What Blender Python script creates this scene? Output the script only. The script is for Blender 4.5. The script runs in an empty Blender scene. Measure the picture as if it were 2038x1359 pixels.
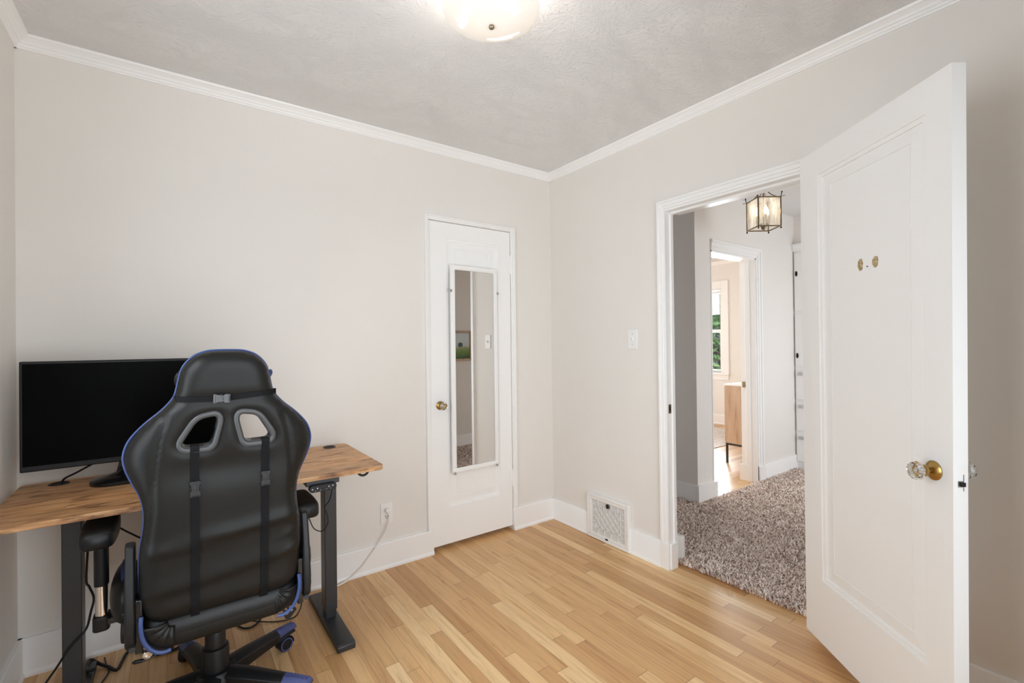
import bpy, bmesh, math, random
from mathutils import Vector, Matrix, Quaternion
from mathutils.geometry import delaunay_2d_cdt
S = bpy.context.scene
C = S.collection
random.seed(7)
PI = math.pi

# ------------------------------------------------------------------ camera
F_PX = 931.4261
YAW, PITCH, ROLL = 0.624818, 0.0048366, -0.0115862
cam_d = bpy.data.cameras.new('camera')
cam = bpy.data.objects.new('camera', cam_d)
C.objects.link(cam)
cam_d.sensor_fit = 'HORIZONTAL'
cam_d.sensor_width = 36.0
cam_d.lens = F_PX * 36.0 / 2038.0
cam_d.clip_start = 0.02
fw = Vector((math.sin(YAW) * math.cos(PITCH), math.cos(YAW) * math.cos(PITCH), math.sin(PITCH)))
rt = Vector((math.cos(YAW), -math.sin(YAW), 0))
up = rt.cross(fw)
r2 = rt * math.cos(ROLL) + up * math.sin(ROLL)
u2 = -rt * math.sin(ROLL) + up * math.cos(ROLL)
M = Matrix((r2, u2, -fw)).transposed().to_4x4()
M.translation = Vector((-2.19825, -2.56304, 1.25))
cam.matrix_world = M
S.camera = cam

# ------------------------------------------------------------------ world, exposure
S.view_settings.view_transform = 'Standard'
S.view_settings.look = 'None'
S.view_settings.exposure = -0.20
S.view_settings.gamma = 1.0
S.view_settings.use_curve_mapping = False
W = bpy.data.worlds.new('sky')
S.world = W
W.use_nodes = True
nt = W.node_tree
nt.nodes.clear()
wo = nt.nodes.new('ShaderNodeOutputWorld')
bg = nt.nodes.new('ShaderNodeBackground')
sky = nt.nodes.new('ShaderNodeTexSky')
sky.sky_type = 'HOSEK_WILKIE'
sky.turbidity = 6.0
sky.ground_albedo = 0.4
sky.sun_direction = Vector((0.2, -0.5, 0.8)).normalized()
bg.inputs['Strength'].default_value = 1.6
nt.links.new(sky.outputs[0], bg.inputs[0])
nt.links.new(bg.outputs[0], wo.inputs[0])
S.cycles.max_bounces = 18
S.cycles.diffuse_bounces = 16
S.cycles.glossy_bounces = 5
S.cycles.transmission_bounces = 8
S.cycles.transparent_max_bounces = 8
S.cycles.use_denoising = True
S.cycles.sample_clamp_indirect = 6.0
S.cycles.caustics_reflective = False
S.cycles.caustics_refractive = False


def area(name, loc, rot, sx, sy, power, col=(1, 1, 1), spread=PI):
    l = bpy.data.lights.new(name, 'AREA')
    l.shape = 'RECTANGLE'
    l.size, l.size_y = sx, sy
    l.energy = power
    l.color = col
    l.spread = spread
    o = bpy.data.objects.new(name, l)
    o.location = loc
    o.rotation_euler = rot
    C.objects.link(o)
    return o


# daylight through the window of this room (left wall, beside the camera) and of the far room
area('daylight_window', (-2.80, -1.60, 1.25), (0, math.radians(-90), 0), 1.4, 1.15, 37, (0.875, 0.945, 1.0))
area('rear_fill_light', (-1.56, -3.12, 1.02), (math.radians(-90), 0, PI), 1.74, 1.70, 49, (0.875, 0.945, 1.0))  # added fill from behind the camera, not a known window
area('daylight_far_window', (4.70, 1.86, 1.41), (0, math.radians(90), 0), 1.2, 1.1, 330, (0.82, 0.92, 1.0))
area('daylight_hall_window', (2.0, -2.56, 1.15), (math.radians(-90), 0, PI), 0.85, 1.7, 36, (0.93, 0.965, 1.0))


# ------------------------------------------------------------------ materials
def new_mat(name):
    m = bpy.data.materials.new(name)
    m.use_nodes = True
    n = m.node_tree
    return m, n, n.nodes['Principled BSDF']


def set_bsdf(b, col, rough=0.5, metal=0.0, spec=0.5, **kw):
    b.inputs['Base Color'].default_value = (*col, 1)
    b.inputs['Roughness'].default_value = rough
    b.inputs['Metallic'].default_value = metal
    b.inputs['Specular IOR Level'].default_value = spec
    for k, v in kw.items():
        b.inputs[k].default_value = v


def add_bump(n, b, scale, strength, dist=0.002, detail=4, stretch=None, rough=0.6):
    tc = n.nodes.new('ShaderNodeTexCoord')
    mp = n.nodes.new('ShaderNodeMapping')
    if stretch:
        mp.inputs['Scale'].default_value = stretch
    no = n.nodes.new('ShaderNodeTexNoise')
    no.inputs['Scale'].default_value = scale
    no.inputs['Detail'].default_value = detail
    no.inputs['Roughness'].default_value = rough
    bp = n.nodes.new('ShaderNodeBump')
    bp.inputs['Strength'].default_value = strength
    bp.inputs['Distance'].default_value = dist
    n.links.new(tc.outputs['Object'], mp.inputs[0])
    n.links.new(mp.outputs[0], no.inputs['Vector'])
    n.links.new(no.outputs['Fac'], bp.inputs['Height'])
    n.links.new(bp.outputs[0], b.inputs['Normal'])
    return no


def simple(name, col, rough=0.5, metal=0.0, spec=0.5, bump=None, vary=0.0, **kw):
    m, n, b = new_mat(name)
    set_bsdf(b, col, rough, metal, spec, **kw)
    no = None
    if bump:
        no = add_bump(n, b, *bump)
    if vary:
        tc = n.nodes.new('ShaderNodeTexCoord')
        nz = n.nodes.new('ShaderNodeTexNoise')
        nz.inputs['Scale'].default_value = 7
        nz.inputs['Detail'].default_value = 3
        mx = n.nodes.new('ShaderNodeMix')
        mx.data_type = 'RGBA'
        mx.inputs[6].default_value = (*[c * (1 - vary) for c in col], 1)
        mx.inputs[7].default_value = (*[min(1, c * (1 + vary)) for c in col], 1)
        n.links.new(tc.outputs['Object'], nz.inputs['Vector'])
        n.links.new(nz.outputs['Fac'], mx.inputs[0])
        n.links.new(mx.outputs[2], b.inputs['Base Color'])
    return m


MAT = {}
MAT['wall'] = simple('wall_paint', (0.79, 0.763, 0.727), 0.62, spec=0.3, bump=(26, 0.22, 0.003, 5), vary=0.012)
MAT['wall_hall'] = simple('hall_wall_paint', (0.82, 0.795, 0.765), 0.62, spec=0.3, bump=(26, 0.22, 0.003, 5), vary=0.012)
MAT['trim'] = simple('trim_paint', (0.895, 0.895, 0.89), 0.34, bump=(12, 0.10, 0.002, 3), vary=0.01)
MAT['black_metal'] = simple('black_powder_metal', (0.022, 0.022, 0.024), 0.42, 0.0, bump=(600, 0.08, 0.0005))
MAT['grey_metal'] = simple('dark_grey_metal', (0.028, 0.029, 0.032), 0.38, 0.0)
MAT['black_plastic'] = simple('black_plastic', (0.010, 0.010, 0.011), 0.42, 0.0, 0.35)
MAT['gloss_black'] = simple('gloss_black_plastic', (0.010, 0.010, 0.011), 0.12)
MAT['buckle'] = simple('buckle_plastic', (0.030, 0.030, 0.032), 0.45, 0.0, 0.35)
MAT['grey_plastic'] = simple('grey_plastic', (0.062, 0.063, 0.066), 0.36)
MAT['screen'] = simple('screen_glass', (0.002, 0.002, 0.002), 0.34, spec=0.04)
MAT['leather'] = simple('black_leatherette', (0.0095, 0.0093, 0.0086), 0.42, 0.0, 0.28, bump=(55, 0.10, 0.002, 6))
MAT['leather2'] = simple('black_leatherette_side', (0.008, 0.008, 0.008), 0.40, 0.0, 0.34, bump=(55, 0.14, 0.002, 6))
MAT['thread'] = simple('stitch_thread', (0.006, 0.006, 0.006), 0.7)
MAT['webbing'] = simple('black_webbing', (0.008, 0.008, 0.009), 0.75, 0.0, 0.15, bump=(900, 0.4, 0.001))
MAT['blue'] = simple('blue_piping', (0.040, 0.072, 0.215), 0.38)
MAT['blue_plastic'] = simple('blue_plastic', (0.060, 0.076, 0.215), 0.42)
MAT['chrome'] = simple('chrome', (0.78, 0.74, 0.71), 0.16, 1.0)
MAT['brass'] = simple('aged_brass', (0.42, 0.27, 0.09), 0.28, 1.0, bump=(60, 0.2, 0.001), vary=0.25)
MAT['antique'] = simple('antique_brass', (0.27, 0.20, 0.12), 0.38, 1.0)
MAT['dark_iron'] = simple('dark_iron', (0.03, 0.028, 0.026), 0.45, 0.8)
MAT['white_plastic'] = simple('white_plastic', (0.84, 0.835, 0.82), 0.30)
MAT['white_metal'] = simple('white_enamel', (0.82, 0.815, 0.80), 0.36, bump=(40, 0.12, 0.001))
MAT['vent_dark'] = simple('vent_inside', (0.66, 0.65, 0.63), 0.6)
MAT['dark'] = simple('dark_gap', (0.02, 0.018, 0.016), 0.8)
MAT['nickel'] = simple('nickel', (0.55, 0.55, 0.54), 0.3, 1.0)
MAT['bark'] = simple('bark', (0.10, 0.07, 0.05), 0.9, bump=(20, 0.6, 0.02))
MAT['print'] = simple('white_print', (0.75, 0.75, 0.74), 0.6)
MAT['shade'] = simple('roller_shade_cloth', (0.86, 0.86, 0.85), 0.8)
MAT['shade'].node_tree.nodes['Principled BSDF'].inputs['Transmission Weight'].default_value = 0.35
MAT['gold_ring'] = simple('gold_ring', (0.62, 0.42, 0.16), 0.3, 1.0)
MAT['lampsteel'] = simple('brushed_brass', (0.36, 0.30, 0.22), 0.35, 1.0)


def glass_mat(name, col=(1, 1, 1), rough=0.0, ior=1.5):
    m, n, b = new_mat(name)
    set_bsdf(b, col, rough)
    b.inputs['Transmission Weight'].default_value = 1.0
    b.inputs['IOR'].default_value = ior
    return m


MAT['crystal'] = glass_mat('crystal_glass', (0.84, 0.86, 0.85))
m, n, b = new_mat('window_pane')
n.nodes.remove(b)
tr = n.nodes.new('ShaderNodeBsdfTransparent')
gl = n.nodes.new('ShaderNodeBsdfGlossy')
gl.inputs['Roughness'].default_value = 0.02
mx = n.nodes.new('ShaderNodeMixShader')
lw = n.nodes.new('ShaderNodeFresnel')
lw.inputs[0].default_value = 1.35
n.links.new(lw.outputs[0], mx.inputs[0])
n.links.new(tr.outputs[0], mx.inputs[1])
n.links.new(gl.outputs[0], mx.inputs[2])
n.links.new(mx.outputs[0], n.nodes['Material Output'].inputs[0])
MAT['pane'] = m

m, n, b = new_mat('mirror_silver')
set_bsdf(b, (0.80, 0.79, 0.77), 0.015, 1.0)
MAT['mirror'] = m

m, n, b = new_mat('frosted_lamp_glass')
set_bsdf(b, (0.92, 0.88, 0.82), 0.5)
b.inputs['Emission Color'].default_value = (1.0, 0.93, 0.85, 1)
b.inputs['Emission Strength'].default_value = 0.30
MAT['bowl'] = m
m, n, b = new_mat('etched_lamp_glass')
set_bsdf(b, (0.95, 0.95, 0.93), 0.5)
b.inputs['Emission Color'].default_value = (1.0, 0.97, 0.93, 1)
b.inputs['Emission Strength'].default_value = 0.95
MAT['etch'] = m
m, n, b = new_mat('glowing_bulb')
set_bsdf(b, (1, 0.95, 0.85), 0.4)
b.inputs['Emission Color'].default_value = (1.0, 0.86, 0.66, 1)
b.inputs['Emission Strength'].default_value = 4.0
MAT['bulb'] = m

# seeded pane of the lantern
m, n, b = new_mat('seeded_glass')
n.nodes.remove(b)
tr = n.nodes.new('ShaderNodeBsdfTransparent')
tr.inputs[0].default_value = (0.97, 0.95, 0.91, 1)
df = n.nodes.new('ShaderNodeBsdfTranslucent')
df.inputs[0].default_value = (0.95, 0.93, 0.88, 1)
mx = n.nodes.new('ShaderNodeMixShader')
tc = n.nodes.new('ShaderNodeTexCoord')
mp = n.nodes.new('ShaderNodeMapping')
mp.inputs['Scale'].default_value = (1, 1, 0.12)
no = n.nodes.new('ShaderNodeTexNoise')
no.inputs['Scale'].default_value = 90
cr = n.nodes.new('ShaderNodeMapRange')
cr.inputs[1].default_value = 0.35
cr.inputs[2].default_value = 0.7
cr.inputs[3].default_value = 0.14
cr.inputs[4].default_value = 0.50
n.links.new(tc.outputs['Object'], mp.inputs[0])
n.links.new(mp.outputs[0], no.inputs['Vector'])
n.links.new(no.outputs['Fac'], cr.inputs[0])
n.links.new(cr.outputs[0], mx.inputs[0])
n.links.new(tr.outputs[0], mx.inputs[1])
n.links.new(df.outputs[0], mx.inputs[2])
n.links.new(mx.outputs[0], n.nodes['Material Output'].inputs[0])
MAT['seeded'] = m


class NG:
    """small helper for chaining math nodes"""

    def __init__(s, n):
        s.n = n

    def m(s, op, a, b=None, c=None):
        nd = s.n.nodes.new('ShaderNodeMath')
        nd.operation = op
        for i, v in enumerate((a, b, c)):
            if v is None:
                continue
            if isinstance(v, (int, float)):
                nd.inputs[i].default_value = v
            else:
                s.n.links.new(v, nd.inputs[i])
        return nd.outputs[0]

    def comb(s, x, y, z=0.0):
        nd = s.n.nodes.new('ShaderNodeCombineXYZ')
        for i, v in enumerate((x, y, z)):
            if isinstance(v, (int, float)):
                nd.inputs[i].default_value = v
            else:
                s.n.links.new(v, nd.inputs[i])
        return nd.outputs[0]

    def white(s, v):
        nd = s.n.nodes.new('ShaderNodeTexWhiteNoise')
        nd.noise_dimensions = '3D'
        s.n.links.new(v, nd.inputs['Vector'])
        return nd.outputs['Value']

    def noise(s, v, scale, detail=3, rough=0.5):
        nd = s.n.nodes.new('ShaderNodeTexNoise')
        nd.inputs['Scale'].default_value = scale
        nd.inputs['Detail'].default_value = detail
        nd.inputs['Roughness'].default_value = rough
        s.n.links.new(v, nd.inputs['Vector'])
        return nd.outputs['Fac']

    def ramp(s, f, stops):
        nd = s.n.nodes.new('ShaderNodeValToRGB')
        while len(nd.color_ramp.elements) < len(stops):
            nd.color_ramp.elements.new(0.5)
        for e, (p, c) in zip(nd.color_ramp.elements, stops):
            e.position = p
            e.color = (*c, 1)
        s.n.links.new(f, nd.inputs[0])
        return nd.outputs[0]

    def mix(s, f, a, b, blend='MIX'):
        nd = s.n.nodes.new('ShaderNodeMix')
        nd.data_type = 'RGBA'
        nd.blend_type = blend
        for i, v in ((0, f), (6, a), (7, b)):
            if isinstance(v, (int, float)):
                nd.inputs[i].default_value = v
            elif isinstance(v, tuple):
                nd.inputs[i].default_value = (*v, 1)
            else:
                s.n.links.new(v, nd.inputs[i])
        return nd.outputs[2]


def plank_floor(name, bw=0.0572, rough=0.28, palette=None, along='Y'):
    m, n, b = new_mat(name)
    g = NG(n)
    tc = n.nodes.new('ShaderNodeTexCoord')
    sp = n.nodes.new('ShaderNodeSeparateXYZ')
    n.links.new(tc.outputs['Object'], sp.inputs[0])
    X, Y = (sp.outputs[0], sp.outputs[1]) if along == 'Y' else (sp.outputs[1], sp.outputs[0])
    u = g.m('DIVIDE', X, bw)
    iu = g.m('FLOOR', u)
    fu = g.m('FRACT', u)
    r1 = g.white(g.comb(iu, 3.7, 1.1))
    L = g.m('MULTIPLY_ADD', g.white(g.comb(iu, 9.1, 5.5)), 0.45, 0.60)
    v = g.m('DIVIDE', g.m('ADD', Y, g.m('MULTIPLY', r1, 7.0)), L)
    iv = g.m('FLOOR', v)
    fv = g.m('FRACT', v)
    rid = g.white(g.comb(iu, iv, 2.0))
    rid2 = g.white(g.comb(iu, iv, 8.0))
    pal = palette or [(0.0, (0.53, 0.285, 0.115)), (0.22, (0.61, 0.35, 0.150)), (0.55, (0.69, 0.415, 0.187)),
                      (0.82, (0.76, 0.49, 0.235)), (1.0, (0.83, 0.585, 0.31))]
    base = g.ramp(rid, pal)
    # grain stretched along the board, shifted from board to board
    gv = g.comb(g.m('ADD', g.m('MULTIPLY', X, 60.0), g.m('MULTIPLY', rid2, 40.0)), g.m('MULTIPLY', Y, 3.2), g.m('MULTIPLY', rid, 30.0))
    gr = g.noise(gv, 1.0, 6, 0.62)
    gcol = g.ramp(gr, [(0.30, (0.74, 0.66, 0.58)), (0.52, (1.0, 1.0, 1.0)), (0.75, (1.07, 1.05, 1.0))])
    c1 = g.mix(0.85, base, gcol, 'MULTIPLY')
    # cathedral figure and flecks
    wv = g.comb(g.m('ADD', g.m('MULTIPLY', X, 14.0), g.m('MULTIPLY', rid, 17.0)), g.m('MULTIPLY', Y, 1.1), rid2)
    w2 = g.noise(wv, 1.0, 2, 0.5)
    bands = g.m('FRACT', g.m('MULTIPLY', w2, 13.0))
    c2 = g.mix(g.m('MULTIPLY', g.m('GREATER_THAN', bands, 0.80), 0.20), c1, (0.46, 0.29, 0.15))
    # gaps between boards
    gx = g.m('MINIMUM', fu, g.m('SUBTRACT', 1.0, fu))
    gy = g.m('MULTIPLY', g.m('MINIMUM', fv, g.m('SUBTRACT', 1.0, fv)), L)
    gapx = g.m('LESS_THAN', g.m('MULTIPLY', gx, bw), g.m('MULTIPLY_ADD', g.white(g.comb(iu, iv, 4.0)), 0.0007, 0.0003))
    gapy = g.m('LESS_THAN', gy, 0.0013)
    gap = g.m('MAXIMUM', gapx, gapy)
    c3 = g.mix(g.m('MULTIPLY', gap, 0.70), c2, (0.20, 0.10, 0.045))
    n.links.new(c3, b.inputs['Base Color'])
    b.inputs['Roughness'].default_value = rough
    b.inputs['Specular IOR Level'].default_value = 0.45
    rg = g.m('MULTIPLY_ADD', gr, 0.16, rough - 0.06)
    n.links.new(rg, b.inputs['Roughness'])
    bp = n.nodes.new('ShaderNodeBump')
    bp.inputs['Strength'].default_value = 0.25
    bp.inputs['Distance'].default_value = 0.0012
    n.links.new(g.m('SUBTRACT', g.m('MULTIPLY', gr, 0.25), gap), bp.inputs['Height'])
    n.links.new(bp.outputs[0], b.inputs['Normal'])
    return m


MAT['oak'] = plank_floor('oak_strip_floor')
MAT['oak_far'] = plank_floor('oak_strip_floor_far', along='X')


def rustic_wood(name):
    m, n, b = new_mat(name)
    g = NG(n)
    tc = n.nodes.new('ShaderNodeTexCoord')
    sp = n.nodes.new('ShaderNodeSeparateXYZ')
    n.links.new(tc.outputs['Object'], sp.inputs[0])
    X, Y, Z = sp.outputs
    Yz = g.m('ADD', Y, Z)
    bi = g.m('FLOOR', g.m('DIVIDE', g.m('ADD', Y, 0.03), 0.145))
    bx = g.m('FLOOR', g.m('DIVIDE', g.m('ADD', X, g.m('MULTIPLY', g.white(g.comb(bi, 1.0, 7.0)), 3.0)), 0.8))
    rid = g.white(g.comb(bi, bx, 3.0))
    v = g.comb(g.m('ADD', g.m('MULTIPLY', X, 5.0), g.m('MULTIPLY', rid, 20.0)), g.m('MULTIPLY', Yz, 60.0), 0.0)
    gr = g.noise(v, 1.0, 7, 0.65)
    base = g.ramp(gr, [(0.27, (0.22, 0.100, 0.042)), (0.40, (0.46, 0.235, 0.105)), (0.54, (0.65, 0.365, 0.170)),
                       (0.74, (0.80, 0.52, 0.285))])
    v2 = g.comb(g.m('MULTIPLY', X, 7.0), g.m('MULTIPLY', Yz, 26.0), 5.0)
    bl = g.noise(v2, 1.0, 4, 0.6)
    blot = g.ramp(bl, [(0.33, (0.20, 0.14, 0.12)), (0.40, (0.62, 0.56, 0.53)), (0.47, (1.0, 1.0, 1.0))])
    c1 = g.mix(0.9, base, blot, 'MULTIPLY')
    tint = g.ramp(rid, [(0.0, (0.80, 0.78, 0.78)), (0.5, (1.0, 1.0, 1.0)), (1.0, (1.22, 1.16, 1.06))])
    c2 = g.mix(1.0, c1, tint, 'MULTIPLY')
    gapf = g.m('FRACT', g.m('DIVIDE', g.m('ADD', Y, 0.03), 0.145))
    gap = g.m('LESS_THAN', gapf, 0.016)
    c3 = g.mix(g.m('MULTIPLY', gap, 0.45), c2, (0.60, 0.42, 0.26))
    n.links.new(c3, b.inputs['Base Color'])
    b.inputs['Roughness'].default_value = 0.46
    bp = n.nodes.new('ShaderNodeBump')
    bp.inputs['Strength'].default_value = 0.12
    bp.inputs['Distance'].default_value = 0.001
    n.links.new(gr, bp.inputs['Height'])
    n.links.new(bp.outputs[0], b.inputs['Normal'])
    return m


MAT['rustic'] = rustic_wood('rustic_brown_board')


def light_oak(name):
    m, n, b = new_mat(name)
    g = NG(n)
    tc = n.nodes.new('ShaderNodeTexCoord')
    sp = n.nodes.new('ShaderNodeSeparateXYZ')
    n.links.new(tc.outputs['Object'], sp.inputs[0])
    X, Y, Z = sp.outputs
    v = g.comb(g.m('MULTIPLY', g.m('ADD', X, Y), 22.0), g.m('MULTIPLY', Z, 2.2), 0.0)
    gr = g.noise(v, 1.0, 6, 0.6)
    base = g.ramp(gr, [(0.28, (0.34, 0.21, 0.13)), (0.46, (0.50, 0.345, 0.235)), (0.7, (0.60, 0.44, 0.32))])
    n.links.new(base, b.inputs['Base Color'])
    b.inputs['Roughness'].default_value = 0.5
    return m


MAT['light_oak'] = light_oak('light_oak_veneer')
MAT['frame_wood'] = light_oak('picture_frame_wood')

n = MAT['bowl'].node_tree
b = n.nodes['Principled BSDF']
g = NG(n)
tc = n.nodes.new('ShaderNodeTexCoord')
gc = g.ramp(g.noise(tc.outputs['Object'], 5.0, 2, 0.4), [(0.35, (1.0, 0.955, 0.90)), (0.62, (1.0, 0.895, 0.77))])
n.links.new(gc, b.inputs['Emission Color'])

# ceiling: swirled, stippled plaster
m, n, b = new_mat('textured_ceiling_paint')
set_bsdf(b, (0.785, 0.787, 0.785), 0.55, spec=0.35)
g = NG(n)
tc = n.nodes.new('ShaderNodeTexCoord')
w1 = g.noise(tc.outputs['Object'], 3.0, 2, 0.5)
vadd = n.nodes.new('ShaderNodeVectorMath')
vadd.operation = 'ADD'
n.links.new(tc.outputs['Object'], vadd.inputs[0])
n.links.new(g.comb(g.m('MULTIPLY', w1, 0.5), g.m('MULTIPLY', g.noise(tc.outputs['Object'], 4.1, 2), 0.5), 0.0), vadd.inputs[1])
mp = n.nodes.new('ShaderNodeMapping')
mp.inputs['Scale'].default_value = (1.0, 3.2, 1.0)
mp.inputs['Rotation'].default_value = (0, 0, 0.6)
n.links.new(vadd.outputs[0], mp.inputs[0])
h1 = g.noise(mp.outputs[0], 22.0, 6, 0.7)
h2 = g.noise(tc.outputs['Object'], 70.0, 4, 0.7)
pk = g.m('POWER', g.m('MAXIMUM', g.m('MULTIPLY', g.m('SUBTRACT', h2, 0.56), 4.0), 0.0), 1.3)
hh = g.m('ADD', g.m('MULTIPLY', h1, 1.0), g.m('MULTIPLY', pk, 0.7))
bp = n.nodes.new('ShaderNodeBump')
bp.inputs['Strength'].default_value = 0.65
bp.inputs['Distance'].default_value = 0.010
n.links.new(hh, bp.inputs['Height'])
n.links.new(bp.outputs[0], b.inputs['Normal'])
MAT['ceiling'] = m
MAT['ceiling_hall'] = simple('hall_ceiling_paint', (0.74, 0.735, 0.73), 0.6, bump=(40, 0.3, 0.003, 4))

# carpet pile: colour varies from tuft to tuft
m, n, b = new_mat('shag_carpet_fibre')
g = NG(n)
ge = n.nodes.new('ShaderNodeNewGeometry')
col = g.ramp(ge.outputs['Random Per Island'], [(0.0, (0.26, 0.165, 0.125)), (0.16, (0.60, 0.46, 0.39)), (0.5, (0.87, 0.765, 0.69)), (1.0, (0.95, 0.90, 0.86))])
n.links.new(col, b.inputs['Base Color'])
b.inputs['Roughness'].default_value = 0.8
b.inputs['Specular IOR Level'].default_value = 0.2
MAT['carpet'] = m
MAT['carpet_base'] = simple('carpet_backing', (0.46, 0.35, 0.29), 0.95)

# pale woven rug of the far room
m, n, b = new_mat('woven_rug')
g = NG(n)
tc = n.nodes.new('ShaderNodeTexCoord')
col = g.ramp(g.noise(tc.outputs['Object'], 38.0, 3, 0.7), [(0.35, (0.52, 0.45, 0.40)), (0.6, (0.78, 0.73, 0.68))])
n.links.new(col, b.inputs['Base Color'])
b.inputs['Roughness'].default_value = 0.9
MAT['rug'] = m

# leaves
m, n, b = new_mat('green_leaf')
g = NG(n)
ge = n.nodes.new('ShaderNodeNewGeometry')
col = g.ramp(ge.outputs['Random Per Island'], [(0.0, (0.05, 0.13, 0.03)), (0.5, (0.13, 0.30, 0.07)), (1.0, (0.34, 0.52, 0.20))])
n.links.new(col, b.inputs['Base Color'])
b.inputs['Roughness'].default_value = 0.5
b.inputs['Transmission Weight'].default_value = 0.15
MAT['leaf'] = m
MAT['grass'] = simple('lawn', (0.12, 0.22, 0.06), 0.9, vary=0.4)

# landscape picture: sky over meadow, procedural
m, n, b = new_mat('painted_landscape')
g = NG(n)
tc = n.nodes.new('ShaderNodeTexCoord')
sp = n.nodes.new('ShaderNodeSeparateXYZ')
n.links.new(tc.outputs['Object'], sp.inputs[0])
zz = g.m('ADD', g.m('MULTIPLY', sp.outputs[2], 3.4), g.m('MULTIPLY_ADD', g.noise(tc.outputs['Object'], 9.0, 4, 0.6), 0.35, -0.17))
zf = g.m('ADD', zz, 0.5)
land = g.ramp(zf, [(0.0, (0.05, 0.10, 0.03)), (0.25, (0.16, 0.27, 0.06)), (0.42, (0.30, 0.37, 0.16)), (0.50, (0.55, 0.62, 0.60)), (0.8, (0.62, 0.72, 0.74))])
# one blue green tree on the meadow
dx = g.m('SUBTRACT', sp.outputs[0], 0.045)
dz = g.m('SUBTRACT', sp.outputs[2], 0.012)
dd = g.m('SQRT', g.m('ADD', g.m('MULTIPLY', dx, dx), g.m('MULTIPLY', g.m('MULTIPLY', dz, dz), 1.8)))
dd2 = g.m('ADD', dd, g.m('MULTIPLY_ADD', g.noise(tc.outputs['Object'], 40.0, 3), 0.03, -0.015))
tree = g.mix(g.m('LESS_THAN', dd2, 0.036), land, (0.05, 0.10, 0.13))
n.links.new(tree, b.inputs['Base Color'])
b.inputs['Roughness'].default_value = 0.5
MAT['landscape'] = m


# ------------------------------------------------------------------ geometry helpers
def link(o, parent=None):
    C.objects.link(o)
    if parent is not None:
        o.parent = parent
    return o


def tag(o, label=None, cat=None, group=None, kind=None):
    if label:
        o['label'] = label
    if cat:
        o['category'] = cat
    if group:
        o['group'] = group
    if kind:
        o['kind'] = kind
    return o


def thing(name, label, cat, loc=(0, 0, 0), rotz=0.0, group=None):
    o = bpy.data.objects.new(name, None)
    o.empty_display_size = 0.05
    o.location = loc
    o.rotation_euler = (0, 0, rotz)
    link(o)
    return tag(o, label, cat, group)


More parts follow.
